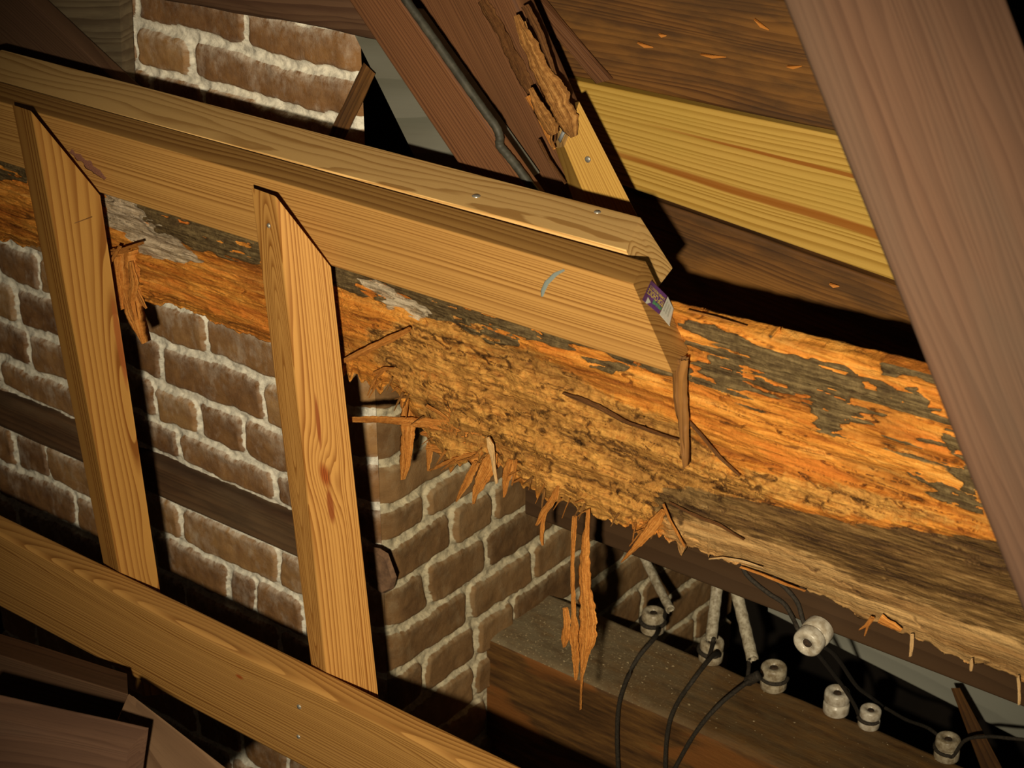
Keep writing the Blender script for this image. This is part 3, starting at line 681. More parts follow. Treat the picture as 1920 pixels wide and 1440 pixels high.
# ------------------------------------------------------------------ studs
def stud(name, Lt, Mt, Rt, Lb, Mb, Rb, dl, dr, mat, label):
    mt, mb = yp(*Mt, YS), yp(*Mb, YS); lt, lb = yp(*Lt, YS+dl), yp(*Lb, YS+dl); rt, rb = yp(*Rt, YS+dr), yp(*Rb, YS+dr)
    # top cut is slanted: back corner follows
    E0 = empty(name, mb, label, 'stud', 'pine studs')
    bt_ = lt+rt-mt; bb_ = lb+rb-mb
    timber('stud_body', [mb, rb, bb_, lb], [mt, rt, bt_, lt], mat, E0, bev=.0018, nl=110)
    return E0
s1 = stud('wall_stud', (22, 196), (58, 208), (189, 368), (240, 1290), (268, 1305), (330, 1300), .020, .030, stud_a, 'left pine stud with nail and dark resin streaks, mitred to the header')
s2 = stud('wall_stud', (470, 351), (517, 368), (622, 503), (588, 1290), (618, 1320), (713, 1330), .012, .035, stud_b, 'right pine stud with a red-brown knot, mitred to the header')
nail(113, 341, lambda x, y: yp(x, y, YS+.0135), .0035, s1, (0, -1, 0)); nail(504, 423, lambda x, y: yp(x, y, YS+.001), .0028, s2, (-.3, -1, 0))
for L in ([(77, 322, 1.5), (105, 310, 1.5), (128, 298, 1.5)], [(100, 437, 1.5), (130, 422, 1.5), (172, 407, 1.5)]):
    rib_y('pencil_line', L, [YS+.006, YS+.012, YS+.017], pencil_m, s1, 2, th=.0008, jag=.1)['label'] = 'pencil line across the stud'

# ------------------------------------------------------------------ bottom plate
YP = YS-.048
PL = empty('bottom_plate', yp(500, 1300, YP), 'long pine plate crossing the lower left in front of the studs, with knots', 'timber')
zf = float(yp(450, 1225, YP)[2]); zbm = float(yp(250, 1272, YP)[2])
# front face top edge and bottom edge are level lines
x0 = float(yp(-90, 1100, YP)[0]); x1 = float(yp(1250, 1600, YP)[0])
dY = .038
timber('timber_body', [xz(x0, YP, zbm), xz(x0, YP, zf), xz(x0, YP+dY, zf), xz(x0, YP+dY, zbm)], [xz(x1, YP, zbm), xz(x1, YP, zf), xz(x1, YP+dY, zf), xz(x1, YP+dY, zbm)], pine_plate, PL, bev=.006, nl=160)
nail(561, 1325, lambda x, y: yp(x, y, YP), .0035, PL, (0, -1, 0)); nail(560, 1381, lambda x, y: yp(x, y, YP), .003, PL, (0, -1, 0))

# ------------------------------------------------------------------ rotten beam
topx = [-60, 60, 190, 620, 1285, 1400, 1740, 2040]
topy = [225, 260, 295, 405, 592, 619, 703, 778]
botx = [-60, 20, 60, 130, 190, 230, 262, 330, 400, 450, 505, 560, 640, 700, 745, 770, 800, 835, 850, 800, 850]
BX = [-60, 0, 35, 60, 150, 200, 262, 330, 400, 450, 505, 570, 640, 700, 745, 765, 790, 830, 850, 880, 905, 935, 960, 985, 1010, 1050, 1100, 1180, 1220, 1260, 1300, 1340, 1400, 1450, 1530, 1620, 1700, 1800, 1920, 2040]
BY = [420, 445, 458, 455, 470, 490, 560, 578, 602, 622, 641, 668, 690, 716, 735, 758, 800, 868, 872, 866, 862, 872, 890, 908, 922, 944, 962, 984, 1003, 1012, 1030, 1046, 1066, 1086, 1116, 1158, 1186, 1235, 1272, 1310]
nx = 1150; px = np.linspace(-60, 2040, nx)
ty = np.interp(px, topx, topy); by = np.interp(px, BX, BY)
by = by+(fbm(px/26, 0*px, 3, 5)-.5)*26+12*np.clip(fbm(px/9, 0*px+5, 6, 2)-.55, 0, 1)*4*(px < 1330)*(px > 640)+(fbm(px/7, 0*px, 5, 3)-.5)*9*(px < 1400)
nt = 230; t = np.linspace(0, 1, nt)[None, :]
PX = np.repeat(px[:, None], nt, 1); PY = ty[:, None]*(1-t)+by[:, None]*t
B0 = yp(PX, PY, YB); Xw, Zw = B0[..., 0], B0[..., 2]
g1 = fbm(Xw*7, Zw*60, 41, 5); g2 = fbm(Xw*30, Zw*200, 43, 4); iso = fbm(Xw*60, Zw*60, 47, 5); lowf = fbm(Xw*4, Zw*14, 49, 3)
wxp = PX+(fbm(Xw*40, Zw*120, 51, 4)-.5)*46; wyp = PY+(fbm(Xw*25, Zw*120, 53, 4)-.5)*26
def msk(polys, soft=2.5, wx_=wxp, wy_=wyp):
    r = np.zeros(PX.shape)
    for p in polys: r = np.maximum(r, sm(-soft, soft, polysd(wx_, wy_, p)))
    return r
def cp(L): return [(1280+x/3, 480+y/3) for x, y in L]
NL = fbm(Xw*9, Zw*95, 45, 4)
grey = msk([cp([(10, 355), (150, 375), (300, 450), (560, 530), (900, 615), (1010, 690), (1190, 735), (1210, 785), (1100, 775), (900, 700), (840, 685), (700, 645), (560, 600), (440, 570), (300, 505), (120, 440), (10, 400)]),
            cp([(10, 470), (200, 520), (400, 575), (620, 615), (820, 695), (840, 745), (1000, 825), (1135, 885), (1110, 915), (950, 885), (1115, 960), (900, 930), (860, 1000), (960, 1025), (820, 1000), (720, 935), (760, 900), (690, 830), (690, 790), (560, 780), (400, 735), (300, 650), (160, 600), (150, 555), (10, 510)]),
            cp([(60, 640), (160, 600), (350, 690), (310, 715), (480, 780), (600, 825), (540, 825), (340, 780), (200, 725)]),
            cp([(400, 400), (490, 425), (480, 460), (420, 440)]),
            cp([(1120, 590), (1500, 680), (1500, 780), (1430, 745), (1290, 690), (1100, 655)]), cp([(1200, 740), (1310, 735), (1370, 800), (1350, 885), (1290, 870), (1180, 840), (1060, 785)]),
            cp([(1290, 860), (1440, 850), (1440, 880), (1300, 890)]),
            cp([(1480, 970), (1560, 1000), (1640, 1200), (1580, 1180), (1480, 1120)]), cp([(1300, 1210), (1500, 1290), (1650, 1330), (1700, 1400), (1690, 1450), (1480, 1380), (1310, 1280)]),
            cp([(1500, 1180), (1640, 1200), (1680, 1330), (1560, 1300)]),
            [(255, 360), (500, 430), (500, 498), (400, 485), (300, 440), (268, 415)],
            [(620, 480), (800, 535), (1290, 690), (1300, 712), (1230, 700), (1120, 660), (1000, 640), (940, 650), (820, 600), (720, 570), (620, 530)],
            [(1090, 665), (1180, 690), (1150, 705), (1100, 695)], [(-60, 290), (60, 300), (60, 345), (-60, 330)]])
pale = msk([[(185, 340), (262, 360), (275, 415), (330, 450), (372, 490), (330, 498), (262, 478), (240, 440), (200, 420)],
            [(660, 525), (700, 530), (770, 560), (812, 590), (790, 600), (730, 575), (690, 550)]], 4)
mud = msk([[(690, 625), (760, 600), (860, 590), (960, 640), (1080, 700), (1200, 770), (1290, 800), (1370, 880), (1500, 895), (1700, 940), (1860, 985), (1860, 1000), (1600, 965), (1450, 940), (1300, 965), (1150, 990), (1040, 960), (960, 900), (820, 880), (780, 780), (720, 690)]], 22)
mud = np.clip(mud*(.35+.9*fbm(Xw*12, Zw*22, 61, 3)), 0, 1)
grey = np.clip(grey-sm(.66, .72, fbm(Xw*30, Zw*170, 46, 4))*.9*grey, 0, 1)
nearp = msk([[(1280, 640), (1450, 640), (1700, 720), (1830, 800), (1830, 900), (1500, 800), (1290, 720)]], 30)
grey = np.maximum(grey, nearp*sm(.60, .63, NL))
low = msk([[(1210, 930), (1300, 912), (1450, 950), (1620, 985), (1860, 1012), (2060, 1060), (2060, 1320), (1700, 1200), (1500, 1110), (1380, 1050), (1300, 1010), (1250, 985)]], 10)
# a carved, darker hollow face between the studs
hol = msk([[(262, 520), (520, 560), (520, 660), (262, 600)]], 10)
# relief (metres, positive = towards the viewer)
def iso_crack(fx, fz, sd, w_, m0, m1, mf=.5):
    n_ = fbm(Xw*fx+.25*fbm(Xw*fx*3, Zw*fz*2, sd+9, 2), Zw*fz, sd, 2)
    return np.exp(-((n_-.5)/w_)**2)*sm(m0, m1, fbm(Xw*fx*mf+4, Zw*fz*mf, sd+3, 3))
crack = iso_crack(10, 85, 71, .010, .50, .58)
crack2 = np.maximum(iso_crack(34, 110, 75, .022, .50, .57), iso_crack(22, 60, 81, .014, .52, .58))*np.clip(mud*1.6, 0, 1)
crackL = iso_crack(5, 70, 78, .007, .47, .55)
CR = [[(780, 618), (830, 630), (880, 650), (905, 668), (925, 688), (948, 695)], [(865, 710), (905, 718), (950, 728)], [(1015, 718), (1045, 720), (1075, 735)], [(885, 735), (900, 745), (897, 757)],
      [(830, 755), (860, 765), (872, 769)], [(1035, 797), (1090, 812), (1130, 835), (1180, 860), (1278, 915)], [(1145, 818), (1200, 855), (1240, 870), (1278, 878)], [(960, 838), (1000, 850), (1060, 862), (1098, 862)],
      [(900, 848), (945, 852), (1000, 880)], [(1290, 820), (1330, 845), (1360, 870), (1400, 905)], [(1500, 885), (1530, 910), (1570, 925)], [(1340, 915), (1400, 930), (1500, 960), (1590, 980), (1680, 990)],
      [(860, 785), (862, 805), (857, 828)], [(1145, 900), (1147, 930)], [(1000, 775), (1003, 790)], [(1285, 945), (1340, 972), (1400, 1010)], [(1390, 1005), (1460, 1042)], [(1480, 1045), (1535, 1072)], [(1560, 1085), (1612, 1110)],
      [(690, 640), (720, 650)], [(1180, 905), (1240, 925), (1300, 950)], [(1040, 880), (1120, 905), (1200, 935)], [(1350, 790), (1400, 800)], [(1595, 732), (1622, 740)]]
wx2 = PX+(fbm(Xw*90, Zw*90, 55, 3)-.5)*14; wy2 = PY+(fbm(Xw*90, Zw*90, 57, 3)-.5)*14
dl = np.full(PX.shape, 99.)
for L in CR:
    for (ax, ay), (bx, by_) in zip(L[:-1], L[1:]):
        ex, ey = bx-ax, by_-ay; tt = np.clip(((wx2-ax)*ex+(wy2-ay)*ey)/(ex*ex+ey*ey), 0, 1)
        dl = np.minimum(dl, np.hypot(wx2-ax-tt*ex, wy2-ay-tt*ey))
crackP = np.exp(-(dl/(.5+1.3*fbm(Xw*60, Zw*60, 58, 2)))**2)*sm(.35, .5, fbm(Xw*50, Zw*50, 59, 2)+.08)
rel = (lowf-.5)*.010+(g1-.5)*.012+(g2-.5)*.006*(1-grey)
rel += mud*(iso-.5)*.016
rel -= crack*.007*(1-grey)+crack2*.009+crackL*.006*(1-grey)+crackP*.007
rel += grey*.004-pale*.001
rel = rel*(1-.35*low)
step_ = np.floor(g1*9)/9; rel += (step_-.5)*.010*(1-grey)*(1-low)
# lower edge curls back, strongly on the far right where the weathered lower face turns under
edge = sm(.90, 1., t)
rel -= edge**2*.012
lowt = sm(0, 190, PY-np.interp(PX, [1250, 1850], [925, 1000]))*sm(1180, 1420, PX)
rel -= lowt*.030
rel -= sm(560, 500, PY-(PX-262)*.4)*0
# keep the face under the header clear of it
rel = np.minimum(rel, .004+.010*sm(-6, 20, PY-(301+.3159*PX))+.02*sm(1285, 1330, PX))
P = B0.copy()
# move along the sight line so that the outline stays as traced
d = P-CAM; P = CAM+d*((YB-rel)/YB)[..., None]
lip = np.clip(sm(.80, .93, t)*sm(1180, 1330, PX)*(.4+1.2*g1), 0, 1)
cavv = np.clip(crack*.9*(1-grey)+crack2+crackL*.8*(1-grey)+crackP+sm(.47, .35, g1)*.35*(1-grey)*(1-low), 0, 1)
# top and bottom of the timber
def strip(P0, dirv, n, seed):
    out = []
    for i in range(1, n+1):
        q = P0+np.array(dirv)*(i/n); q[..., 2] += (fbm(P0[..., 0]*40, np.full(nx, i*.7), seed)-.5)*.004; out.append(q)
    return np.stack(out, 1)
TP = strip(P[:, 0], (0, .022, .004), 8, 5)[:, ::-1]; TP[:, 0, 1] += .01; TP[:, 0, 2] -= .10; BP = strip(P[:, -1], (0, .05, .02), 10, 7)
z8 = np.zeros((nx, 8)); z10 = np.zeros((nx, 10))
PP = np.concatenate([TP, P, BP], 1)
cat = lambda a, tv=0., bv=0.: np.concatenate([z8+tv, a, z10+bv], 1)
RB = empty('rotten_beam', yp(1100, 800, YB), 'big rotten orange pine beam, crumbling with grey weathered patches and torn lower edge', 'beam')
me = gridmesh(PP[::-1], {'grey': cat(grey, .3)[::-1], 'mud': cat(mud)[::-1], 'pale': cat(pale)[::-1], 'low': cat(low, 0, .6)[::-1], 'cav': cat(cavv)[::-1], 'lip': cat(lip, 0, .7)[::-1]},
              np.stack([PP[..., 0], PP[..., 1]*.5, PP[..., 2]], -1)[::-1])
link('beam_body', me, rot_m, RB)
YF = YB-.012
SP = [([(766, 726, 26), (765, 770, 30), (763, 820, 26), (760, 860, 24), (756, 898, 8)], YB+.03, spl_m, .006),
      ([(655, 787, 9), (700, 787, 12), (760, 790, 15), (810, 794, 24), (870, 806, 34)], YB+.01, spl_m, .006),
      ([(790, 812, 6), (830, 818, 20), (900, 830, 26)], YB+.012, spl_m, .006), ([(800, 838, 8), (840, 842, 22), (900, 848, 30)], YB+.014, spl_m, .006),
      ([(830, 765, 20), (870, 800, 40), (900, 850, 50), (930, 880, 30)], YB+.012, spl_m, .008),
      ([(806, 830, 14), (805, 855, 12), (803, 882, 4)], YB+.02, spl_m, .003),
      ([(905, 850, 10), (870, 858, 14), (835, 868, 10), (805, 882, 3)], YB+.005, spl_m, .003),
      ([(800, 760, 5), (820, 772, 7), (838, 784, 4)], YB, spl_m, .003),
      ([(893, 866, 12), (880, 895, 16), (868, 918, 12), (856, 940, 3)], YB-.004, spl_m, .003),
      ([(925, 848, 16), (915, 875, 30), (902, 900, 28), (892, 925, 12), (889, 944, 3)], YB-.008, spl_m, .004),
      ([(915, 820, 4), (920, 835, 14), (924, 855, 9), (927, 880, 7), (932, 906, 3)], YB-.022, splp_m, .004),
      ([(957, 862, 14), (952, 885, 18), (948, 905, 14), (945, 932, 3)], YB-.004, spl_m, .003),
      ([(968, 862, 5), (964, 890, 6), (960, 910, 2)], YB-.006, spl_m, .002),
      ([(1046, 912, 6), (1038, 935, 14), (1020, 960, 12), (1006, 984, 5)], YB-.004, spl_m, .003),
      ([(1024, 950, 6), (1017, 985, 9), (1016, 1010, 7), (1018, 1022, 3)], YB-.004, spl_m, .003),
      ([(1103, 955, 4), (1101, 985, 7), (1098, 1010, 14), (1096, 1060, 20), (1099, 1110, 24), (1102, 1160, 32), (1100, 1200, 34), (1095, 1230, 16), (1091, 1270, 6), (1090, 1300, 2), (1089, 1330, 1)], YB-.01, spl_m, .005),
      ([(1078, 968, 9), (1075, 1010, 9), (1073, 1060, 6), (1074, 1100, 7), (1076, 1150, 9), (1078, 1200, 22), (1080, 1230, 14), (1080, 1275, 3)], YB-.008, spl_m, .004),
      ([(1060, 1140, 10), (1063, 1170, 14), (1060, 1195, 18), (1058, 1213, 5)], YB-.008, spl_m, .003),
      ([(1084, 968, 2), (1090, 962, 2), (1103, 956, 3)], YB-.01, spl_m, .001),
      ([(1243, 958, 12), (1225, 985, 24), (1205, 1010, 16), (1182, 1035, 9), (1166, 1053, 4)], YB-.02, spl_m, .004),
      ([(1203, 995, 3), (1190, 1012, 3), (1180, 1024, 2)], YB-.018, spl_m, .001),
      ([(1244, 945, 4), (1256, 975, 5), (1270, 1000, 4), (1284, 1026, 2)], YB-.018, spl_m, .002),
      ([(1710, 1190, 7), (1709, 1212, 7), (1707, 1230, 5)], YB+.02, splp_m, .004), ([(1822, 1236, 5), (1822, 1247, 6), (1821, 1257, 5)], YB+.02, splp_m, .004),
      ([(1909, 1268, 5), (1911, 1290, 7), (1911, 1320, 6)], YB+.02, splp_m, .004),
      ([(1636, 1158, 10), (1626, 1172, 8), (1612, 1180, 3)], YB+.016, spl_m, .004), ([(1650, 1160, 16), (1672, 1172, 12), (1690, 1182, 4)], YB+.016, spl_m, .004),
      ([(1630, 1165, 5), (1624, 1182, 4), (1621, 1192, 2)], YB+.016, spl_m, .002),
      ([(768, 617, 10), (735, 634, 15), (690, 655, 14), (655, 672, 10), (618, 690, 3)], YB-.03, spl_m, .005),
      ([(720, 690, 8), (712, 702, 6), (702, 712, 2)], YB-.015, spl_m, .003), ([(700, 700, 6), (720, 692, 8), (738, 690, 3)], YB-.015, spl_m, .003),
      ([(230, 470, 60), (232, 505, 54), (240, 545, 46), (250, 585, 30), (262, 615, 20), (274, 642, 6)], YB-.006, spl_m, .012),
      ([(216, 480, 16), (214, 520, 20), (222, 560, 14), (230, 580, 4)], YB-.016, spl_m, .006), ([(245, 490, 10), (250, 530, 18), (246, 565, 10), (256, 600, 5)], YB-.016, spl_m, .005),
      ([(256, 545, 8), (266, 565, 9), (275, 578, 3)], YB-.01, spl_m, .003), ([(240, 470, 8), (215, 474, 7), (187, 479, 2)], YB-.05, spl_m, .003),
      ([(225, 462, 7), (208, 490, 6), (193, 522, 2)], YB-.055, spl_m, .003), ([(268, 455, 6), (228, 468, 6), (200, 470, 2)], YB-.05, spl_m, .003),
      ([(1292, 790, 3), (1320, 822, 5), (1350, 858, 5), (1388, 892, 2)], YB-.010, spld_m, .003),
      ([(1055, 737, 3), (1080, 746, 10), (1120, 762, 9), (1170, 790, 7), (1230, 812, 5), (1272, 824, 2)], YB-.009, spld_m, .003),
      ([(1255, 942, 3), (1300, 965, 5), (1350, 985, 5), (1395, 1012, 2)], YB-.006, spld_m, .003),
      ([(1330, 1048, 3), (1355, 1046, 4), (1390, 1052, 4), (1430, 1064, 2)], YB+.004, splp_m, .002), ([(1388, 1063, 2), (1420, 1074, 4), (1470, 1094, 4), (1510, 1108, 2)], YB+.010, spl_m, .003),
      ([(1290, 582, 3), (1340, 594, 3), (1400, 612, 2)], YB-.004, spl_m, .003)]
0 and print('dims', s1['label'] and [round(float(v), 3) for v in (np.linalg.norm(yp(240,1290,YS+.02)-yp(22,196,YS+.02)), np.linalg.norm(yp(517,368,YS)-yp(618,1320,YS)), np.linalg.norm(yp(58,300,YS)-yp(189,368,YS+.03)), np.linalg.norm(yp(618,1320,YS)-yp(713,1330,YS+.035)))])
fr2_ = random.Random(12)
for k in range(40):
    x = fr2_.uniform(650, 1300); y = float(np.interp(x, BX, BY))-fr2_.uniform(4, 26)
    l = fr2_.uniform(14, 38); a_ = fr2_.uniform(1.7, 3.0); wv_ = fr2_.uniform(2, 6)
    ex_, ey_ = math.cos(a_), math.sin(a_)
    SP.append(([(x, y, wv_), (x+ex_*l*.5, y+ey_*l*.5, wv_*.8), (x+ex_*l, y+ey_*l*1.1, 1)], YB-.004-.008*fr2_.random(), fr2_.choice([spl_m, spl_m, tan_m]), .002))
for i, (L, c, m_, th) in enumerate(SP):
    rib_y('splinter', L, c, m_, RB, seed=60+i*3, th=th, jag=.28)
o = rib_y('wood_shard', [(1280, 672, 26), (1276, 700, 24), (1276, 740, 20), (1280, 780, 18), (1284, 830, 11), (1287, 874, 3)], YB-.035, plank_m, None, seed=5, th=.010, jag=.08)
tag(o, 'dark brown pointed shard hanging under the cut end of the header', 'wood shard')

# ------------------------------------------------------------------ dark plate under the beam, joist, panel, lath
YD = 1.80
zd = float(yp(1230, 1060, YD)[2]); xd0 = float(yp(985, 935, YD)[0]); xd1 = float(yp(2050, 1300, YD)[0])
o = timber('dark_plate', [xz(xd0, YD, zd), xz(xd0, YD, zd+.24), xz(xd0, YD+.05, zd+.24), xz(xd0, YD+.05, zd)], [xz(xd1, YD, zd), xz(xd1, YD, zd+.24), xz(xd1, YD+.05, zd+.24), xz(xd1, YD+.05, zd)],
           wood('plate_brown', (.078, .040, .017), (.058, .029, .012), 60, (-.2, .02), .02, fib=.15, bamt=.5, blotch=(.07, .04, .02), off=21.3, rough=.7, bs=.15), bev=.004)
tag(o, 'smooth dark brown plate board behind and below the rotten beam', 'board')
zj = -1.80636
J0 = np.array([-1.525, 1.98, zj+H]); yj = 2.165
xj1 = float(zp(1980, 1520, zj)[0])+.2
o = timber('ceiling_joist', [xz(-1.52, 1.985, zj+H-.32), xz(-1.52, 1.985, zj+H), xz(-1.505, yj, zj+H), xz(-1.505, yj, zj+H-.32)], [xz(xj1, 1.985, zj+H-.32), xz(xj1, 1.985, zj+H), xz(xj1, yj, zj+H), xz(xj1, yj, zj+H-.32)],
           joist_m, bev=.012, rough=.004, seed=21, nl=170)
tag(o, 'heavy dusty brown joist carrying the porcelain knobs, its end in the brick wall', 'joist')
o = box4('pale_panel', yp(1440, 1040, 2.55), yp(2060, 1260, 2.55), yp(2060, 1462, 2.55), yp(1440, 1148, 2.55), (0, .02, 0), pale_m, bev=.003)
tag(o, 'pale grey panel seen through the gap below the dark plate', 'panel')
o = timber('loose_lath', [yp(1783, 1290, 2.35), yp(1800, 1290, 2.35), yp(1800, 1290, 2.37), yp(1783, 1290, 2.37)], [yp(1850, 1470, 2.22), yp(1895, 1470, 2.22), yp(1895, 1470, 2.24), yp(1850, 1470, 2.24)], plank_m, bev=.002)
tag(o, 'narrow dark lath crossing the pale panel', 'lath')
# protruding brick fragment
pts = [(690, 1024), (712, 1028), (728, 1038), (744, 1082), (738, 1104), (722, 1112), (696, 1096)]
fr_ = [yp(x, y, 1.655) for x, y in pts]; bk_ = [yp(x, y, 1.735) for x, y in pts]
n = len(pts); cf = sum(fr_)/n; fr2 = [p+(cf-p)*.12-np.array([0, .008, 0]) for p in fr_]
Fc = [tuple(range(n)), tuple(range(3*n-1, 2*n-1, -1))]+[(n*k+i, n*(k+1)+i, n*(k+1)+(i+1) % n, n*k+(i+1) % n) for k in (0, 1) for i in range(n)]
me = rawmesh(fr2+fr_+bk_, Fc, [tuple(p) for p in fr2+fr_+bk_]); fixn(me)
o = link('brick_fragment', me, brk_m, smooth=False); tag(o, 'rough brick fragment sticking out at the wall corner beside the right stud', 'brick fragment')

# ------------------------------------------------------------------ knobs, tubes, wires
KP_base = [(0, 0), (.0205, 0), (.0215, .002), (.0215, .0155), (.0205, .018), (.0188, .019), (.0182, .0225), (0, .0225)]
KP_cap = [(0, .0225), (.0188, .0225), (.0205, .0240), (.0210, .026), (.0210, .036), (.0203, .0395), (.0185, .0415), (.0155, .0425), (.0100, .0410), (.0075, .0385), (.0070, .036), (0, .036)]
knob_n = 0
def knob(loc, axis, s, label, m1, m2, tilt=0):
    K = empty('porcelain_insulator', loc, label, 'insulator', 'porcelain knob insulators')
    lathe('knob_base', KP_base, loc, axis, m1, K, sx=s); lathe('knob_cap', KP_cap, loc, axis, m2, K, sx=s)
    lathe('screw_head', [(0, .0392), (.005, .0390), (.0066, .0380), (.0066, .0365)], loc, axis, hole_m, K, sx=s)
    return K
kz = [(1223, 1182, 1.0, 'porcelain knob nearest the brick wall, a wire round its groove', porc), (1332, 1236, 1.0, 'porcelain knob standing under the middle porcelain tube', porc),
      (1450, 1287, 1.06, 'porcelain knob with a thick wire splice at its left', porc), (1567, 1333, 1.02, 'white porcelain knob without a wire, right of the spliced knob', porc_w),
      (1628, 1360, .84, 'slimmer porcelain knob right beside the bare white one', porc_w), (1774, 1420, .95, 'porcelain knob farthest right, by the dark lath', porc)]
KL = []
for i, (x, y, s, lab, m_) in enumerate(kz):
    p = zp(x, y, zj+.001); KL.append((p, s)); knob(p, (.04*math.sin(i*2.1), .04*math.cos(i*1.3), 1), s, lab, m_, m_)
p7 = yp(1538, 1178, YD-.001); knob(p7, (0, -1, -.08), 1.0, 'porcelain knob nailed sideways to the dark plate', porc_w, porc_w)
def T(px, py, y): return Vector(yp(px, py, y))
for L, lab in (([(1205, 1040, 2.20), (1232, 1095, 2.17), (1257, 1143, 2.13)], 'porcelain tube slanting down above the knob nearest the wall'),
               ([(1347, 1080, 2.17), (1340, 1140, 2.14), (1333, 1200, 2.10)], 'upright porcelain tube above the second knob'),
               ([(1378, 1098, 2.13), (1395, 1168, 2.10), (1411, 1236, 2.06)], 'slanting porcelain tube with a wire leaving its broken end')):
    k = .0078 if 'nearest' in lab else .0100
    o = tube('porcelain_tube', [T(*q) for q in L], k, tubem, sm_n=10, hollow=.72, jag=.003, n=20); tag(o, lab, 'porcelain tube', 'porcelain tubes')
def ringpts(K, a0, a1, n=10, h=.0205):
    p, s = K; r = .0215*s
    return [Vector((p[0]+r*math.cos(a0+(a1-a0)*i/n), p[1]+r*math.sin(a0+(a1-a0)*i/n), p[2]+h*s)) for i in range(n+1)]
def wire(L, lab, r=.0038, name='old_wire'):
    o = tube(name, L, r, wirem, sm_n=6, n=10); return tag(o, lab, 'wire', 'cloth covered wires')
# wire round knob 1 and down across the joist
wire([T(1250, 1138, 2.13)]+ringpts(KL[0], .9, -3.6, 12)+ringpts(KL[0], -2.9, -.6, 6, .0208)+[T(1228, 1195, 2.02), T(1190, 1243, 1.965), T(1163, 1310, 1.955), T(1157, 1377, 1.95), T(1160, 1460, 1.95)], 'dark wire from the knob nearest the wall curving down over the joist')
wire([T(1338, 1198, 2.09)]+ringpts(KL[1], -1.2, -3.8, 7)+ringpts(KL[1], -3.2, -.3, 7, .0208)+[T(1338, 1228, 2.06), T(1300, 1275, 1.975), T(1264, 1330, 1.962), T(1250, 1385, 1.957), T(1247, 1460, 1.955)], 'dark wire from the second knob curving down over the joist')
wire([T(1404, 1232, 2.06), T(1404, 1252, 2.07), T(1403, 1270, 2.07)]+[T(1418, 1272, 2.06)]+ringpts(KL[2], -2.6, .4, 9), 'short dark wire from the slanting tube to the spliced knob', .0034)
o = tube('wire_splice', [T(1403, 1277, 2.065), T(1412, 1272, 2.06), T(1424, 1266, 2.062)], .0085, wirem, sm_n=5); tag(o, 'thick taped wire splice left of the third knob', 'wire splice')
wire([T(1412, 1275, 2.06), T(1395, 1284, 2.04), T(1345, 1325, 1.985), T(1300, 1380, 1.965), T(1255, 1460, 1.955)], 'dark wire running down from the taped splice')
yq = YD-.008
wire([T(1390, 1050, yq+.004), T(1400, 1078, yq), T(1440, 1112, yq), T(1470, 1132, yq), T(1487, 1160, yq-.01), T(1502, 1190, yq-.02), T(1530, 1222, 1.86), T(1575, 1280, 2.04), T(1600, 1318, 2.11)]+ringpts(KL[4], -2.9, -.2, 6), 'dark wire passing left of the sideways knob to the slim knob', .0032)
wire([T(1440, 1075, yq+.004), T(1470, 1100, yq), T(1495, 1130, yq), T(1506, 1165, yq-.005), T(1525, 1200, yq-.012), T(1565, 1228, 1.88), T(1605, 1285, 2.08), T(1630, 1305, 2.17), T(1655, 1325, 2.26)], 'second dark wire passing behind the sideways knob', .0032)
wire([T(1650, 1322, 2.30), T(1668, 1332, 2.29), T(1700, 1350, 2.25), T(1740, 1365, 2.2)]+ringpts(KL[5], 2.4, 5.6, 8)+[T(1810, 1388, 2.15), T(1850, 1381, 2.15), T(1890, 1384, 2.15), T(1990, 1394, 2.16)], 'dark wire through the farthest right knob to the frame edge', .0030)
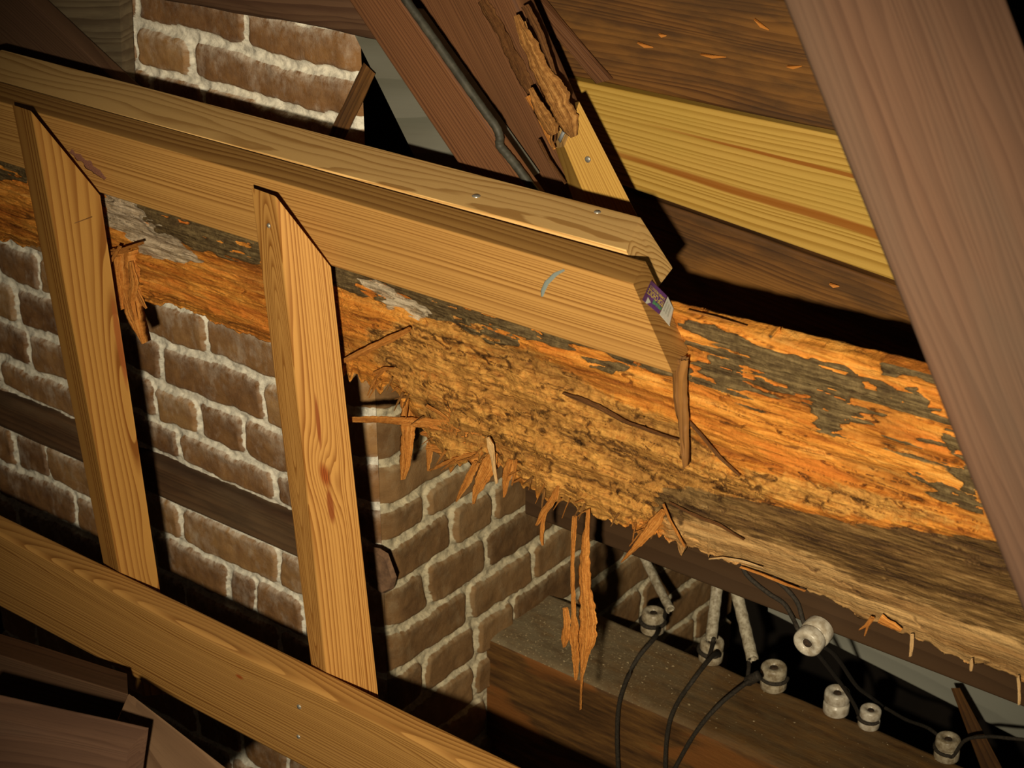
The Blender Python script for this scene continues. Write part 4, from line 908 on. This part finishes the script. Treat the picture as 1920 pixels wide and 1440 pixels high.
# lime crumbs and shavings scattered on the joist
cr_ = random.Random(7); V = []; Fc = []
for k in range(420):
    x = -1.49+abs(cr_.gauss(0, .20)) if k < 330 else cr_.uniform(-1.4, -.7)
    y = cr_.uniform(2.0, 2.15); s = cr_.uniform(.0006, .0022)
    b = len(V)
    for q in range(4): V.append((x+cr_.uniform(-s, s)*1.6, y+cr_.uniform(-s, s), zj+H+.002+cr_.uniform(0, s)))
    Fc += [(b, b+1, b+2), (b, b+2, b+3), (b, b+1, b+3), (b+1, b+2, b+3)]
me = rawmesh(V, Fc, V); o = link('mortar_crumbs', me, plain('crumbs', (.35, .25, .12), (.6, .48, .28), 400, .8), smooth=False)
tag(o, 'pale mortar crumbs and shavings scattered on top of the joist', 'crumbs', kind='stuff')

# ------------------------------------------------------------------ foreground
A0 = (1458, -30); A1 = (1948, 1220)
o = timber('diagonal_brace', [yp(1313, -400, 1.06), yp(1735, -400, 1.06), yp(1735, -400, 1.10), yp(1313, -400, 1.10)],
           [yp(2138, 1700, 1.06), yp(2530, 1700, 1.06), yp(2530, 1700, 1.10), yp(2138, 1700, 1.10)], rafter_red, bev=.004, rough=.0008, seed=7)
tag(o, 'near reddish brown rough timber slanting down the right edge', 'timber')
o = timber('near_beam', [yp(-120, 1325, 1.07), yp(-120, 1192, 1.07), yp(-120, 1150, 1.15), yp(-120, 1290, 1.15)], [yp(205, 1387, 1.07), yp(240, 1302, 1.07), yp(238, 1262, 1.15), yp(238, 1345, 1.15)], dark_m, bev=.004, rough=.001, seed=3)
tag(o, 'dark near beam end in the lower left corner under the pine plate', 'beam')
S1, S2, E1, E2 = dp(257, 1311, 1.93), dp(240, 1402, 1.93), dp(241, 1301, 1.95), dp(206, 1386, 1.95)
T1, T2 = dp(455, 1465, 1.74), dp(300, 1600, 1.74); dd = (E1-S1)
o = timber('worn_beam_end', [S2, S1, E1, E2], [T2, T1, T1+dd, T2+(E2-S2)], block_m, bev=.002, rough=.0006, seed=4)
tag(o, 'worn grey-brown beam end rising at the lower left beside the reddish plank', 'beam')
o = box4('reddish_plank', dp(-60, 1340, 1.80), dp(240, 1408, 1.74), dp(228, 1500, 1.74), dp(-60, 1500, 1.80), np.array([0, .03, .012]), rafter_red, bev=.003, rough=.0008, seed=14)
tag(o, 'reddish brown plank end in the very bottom left corner', 'plank')
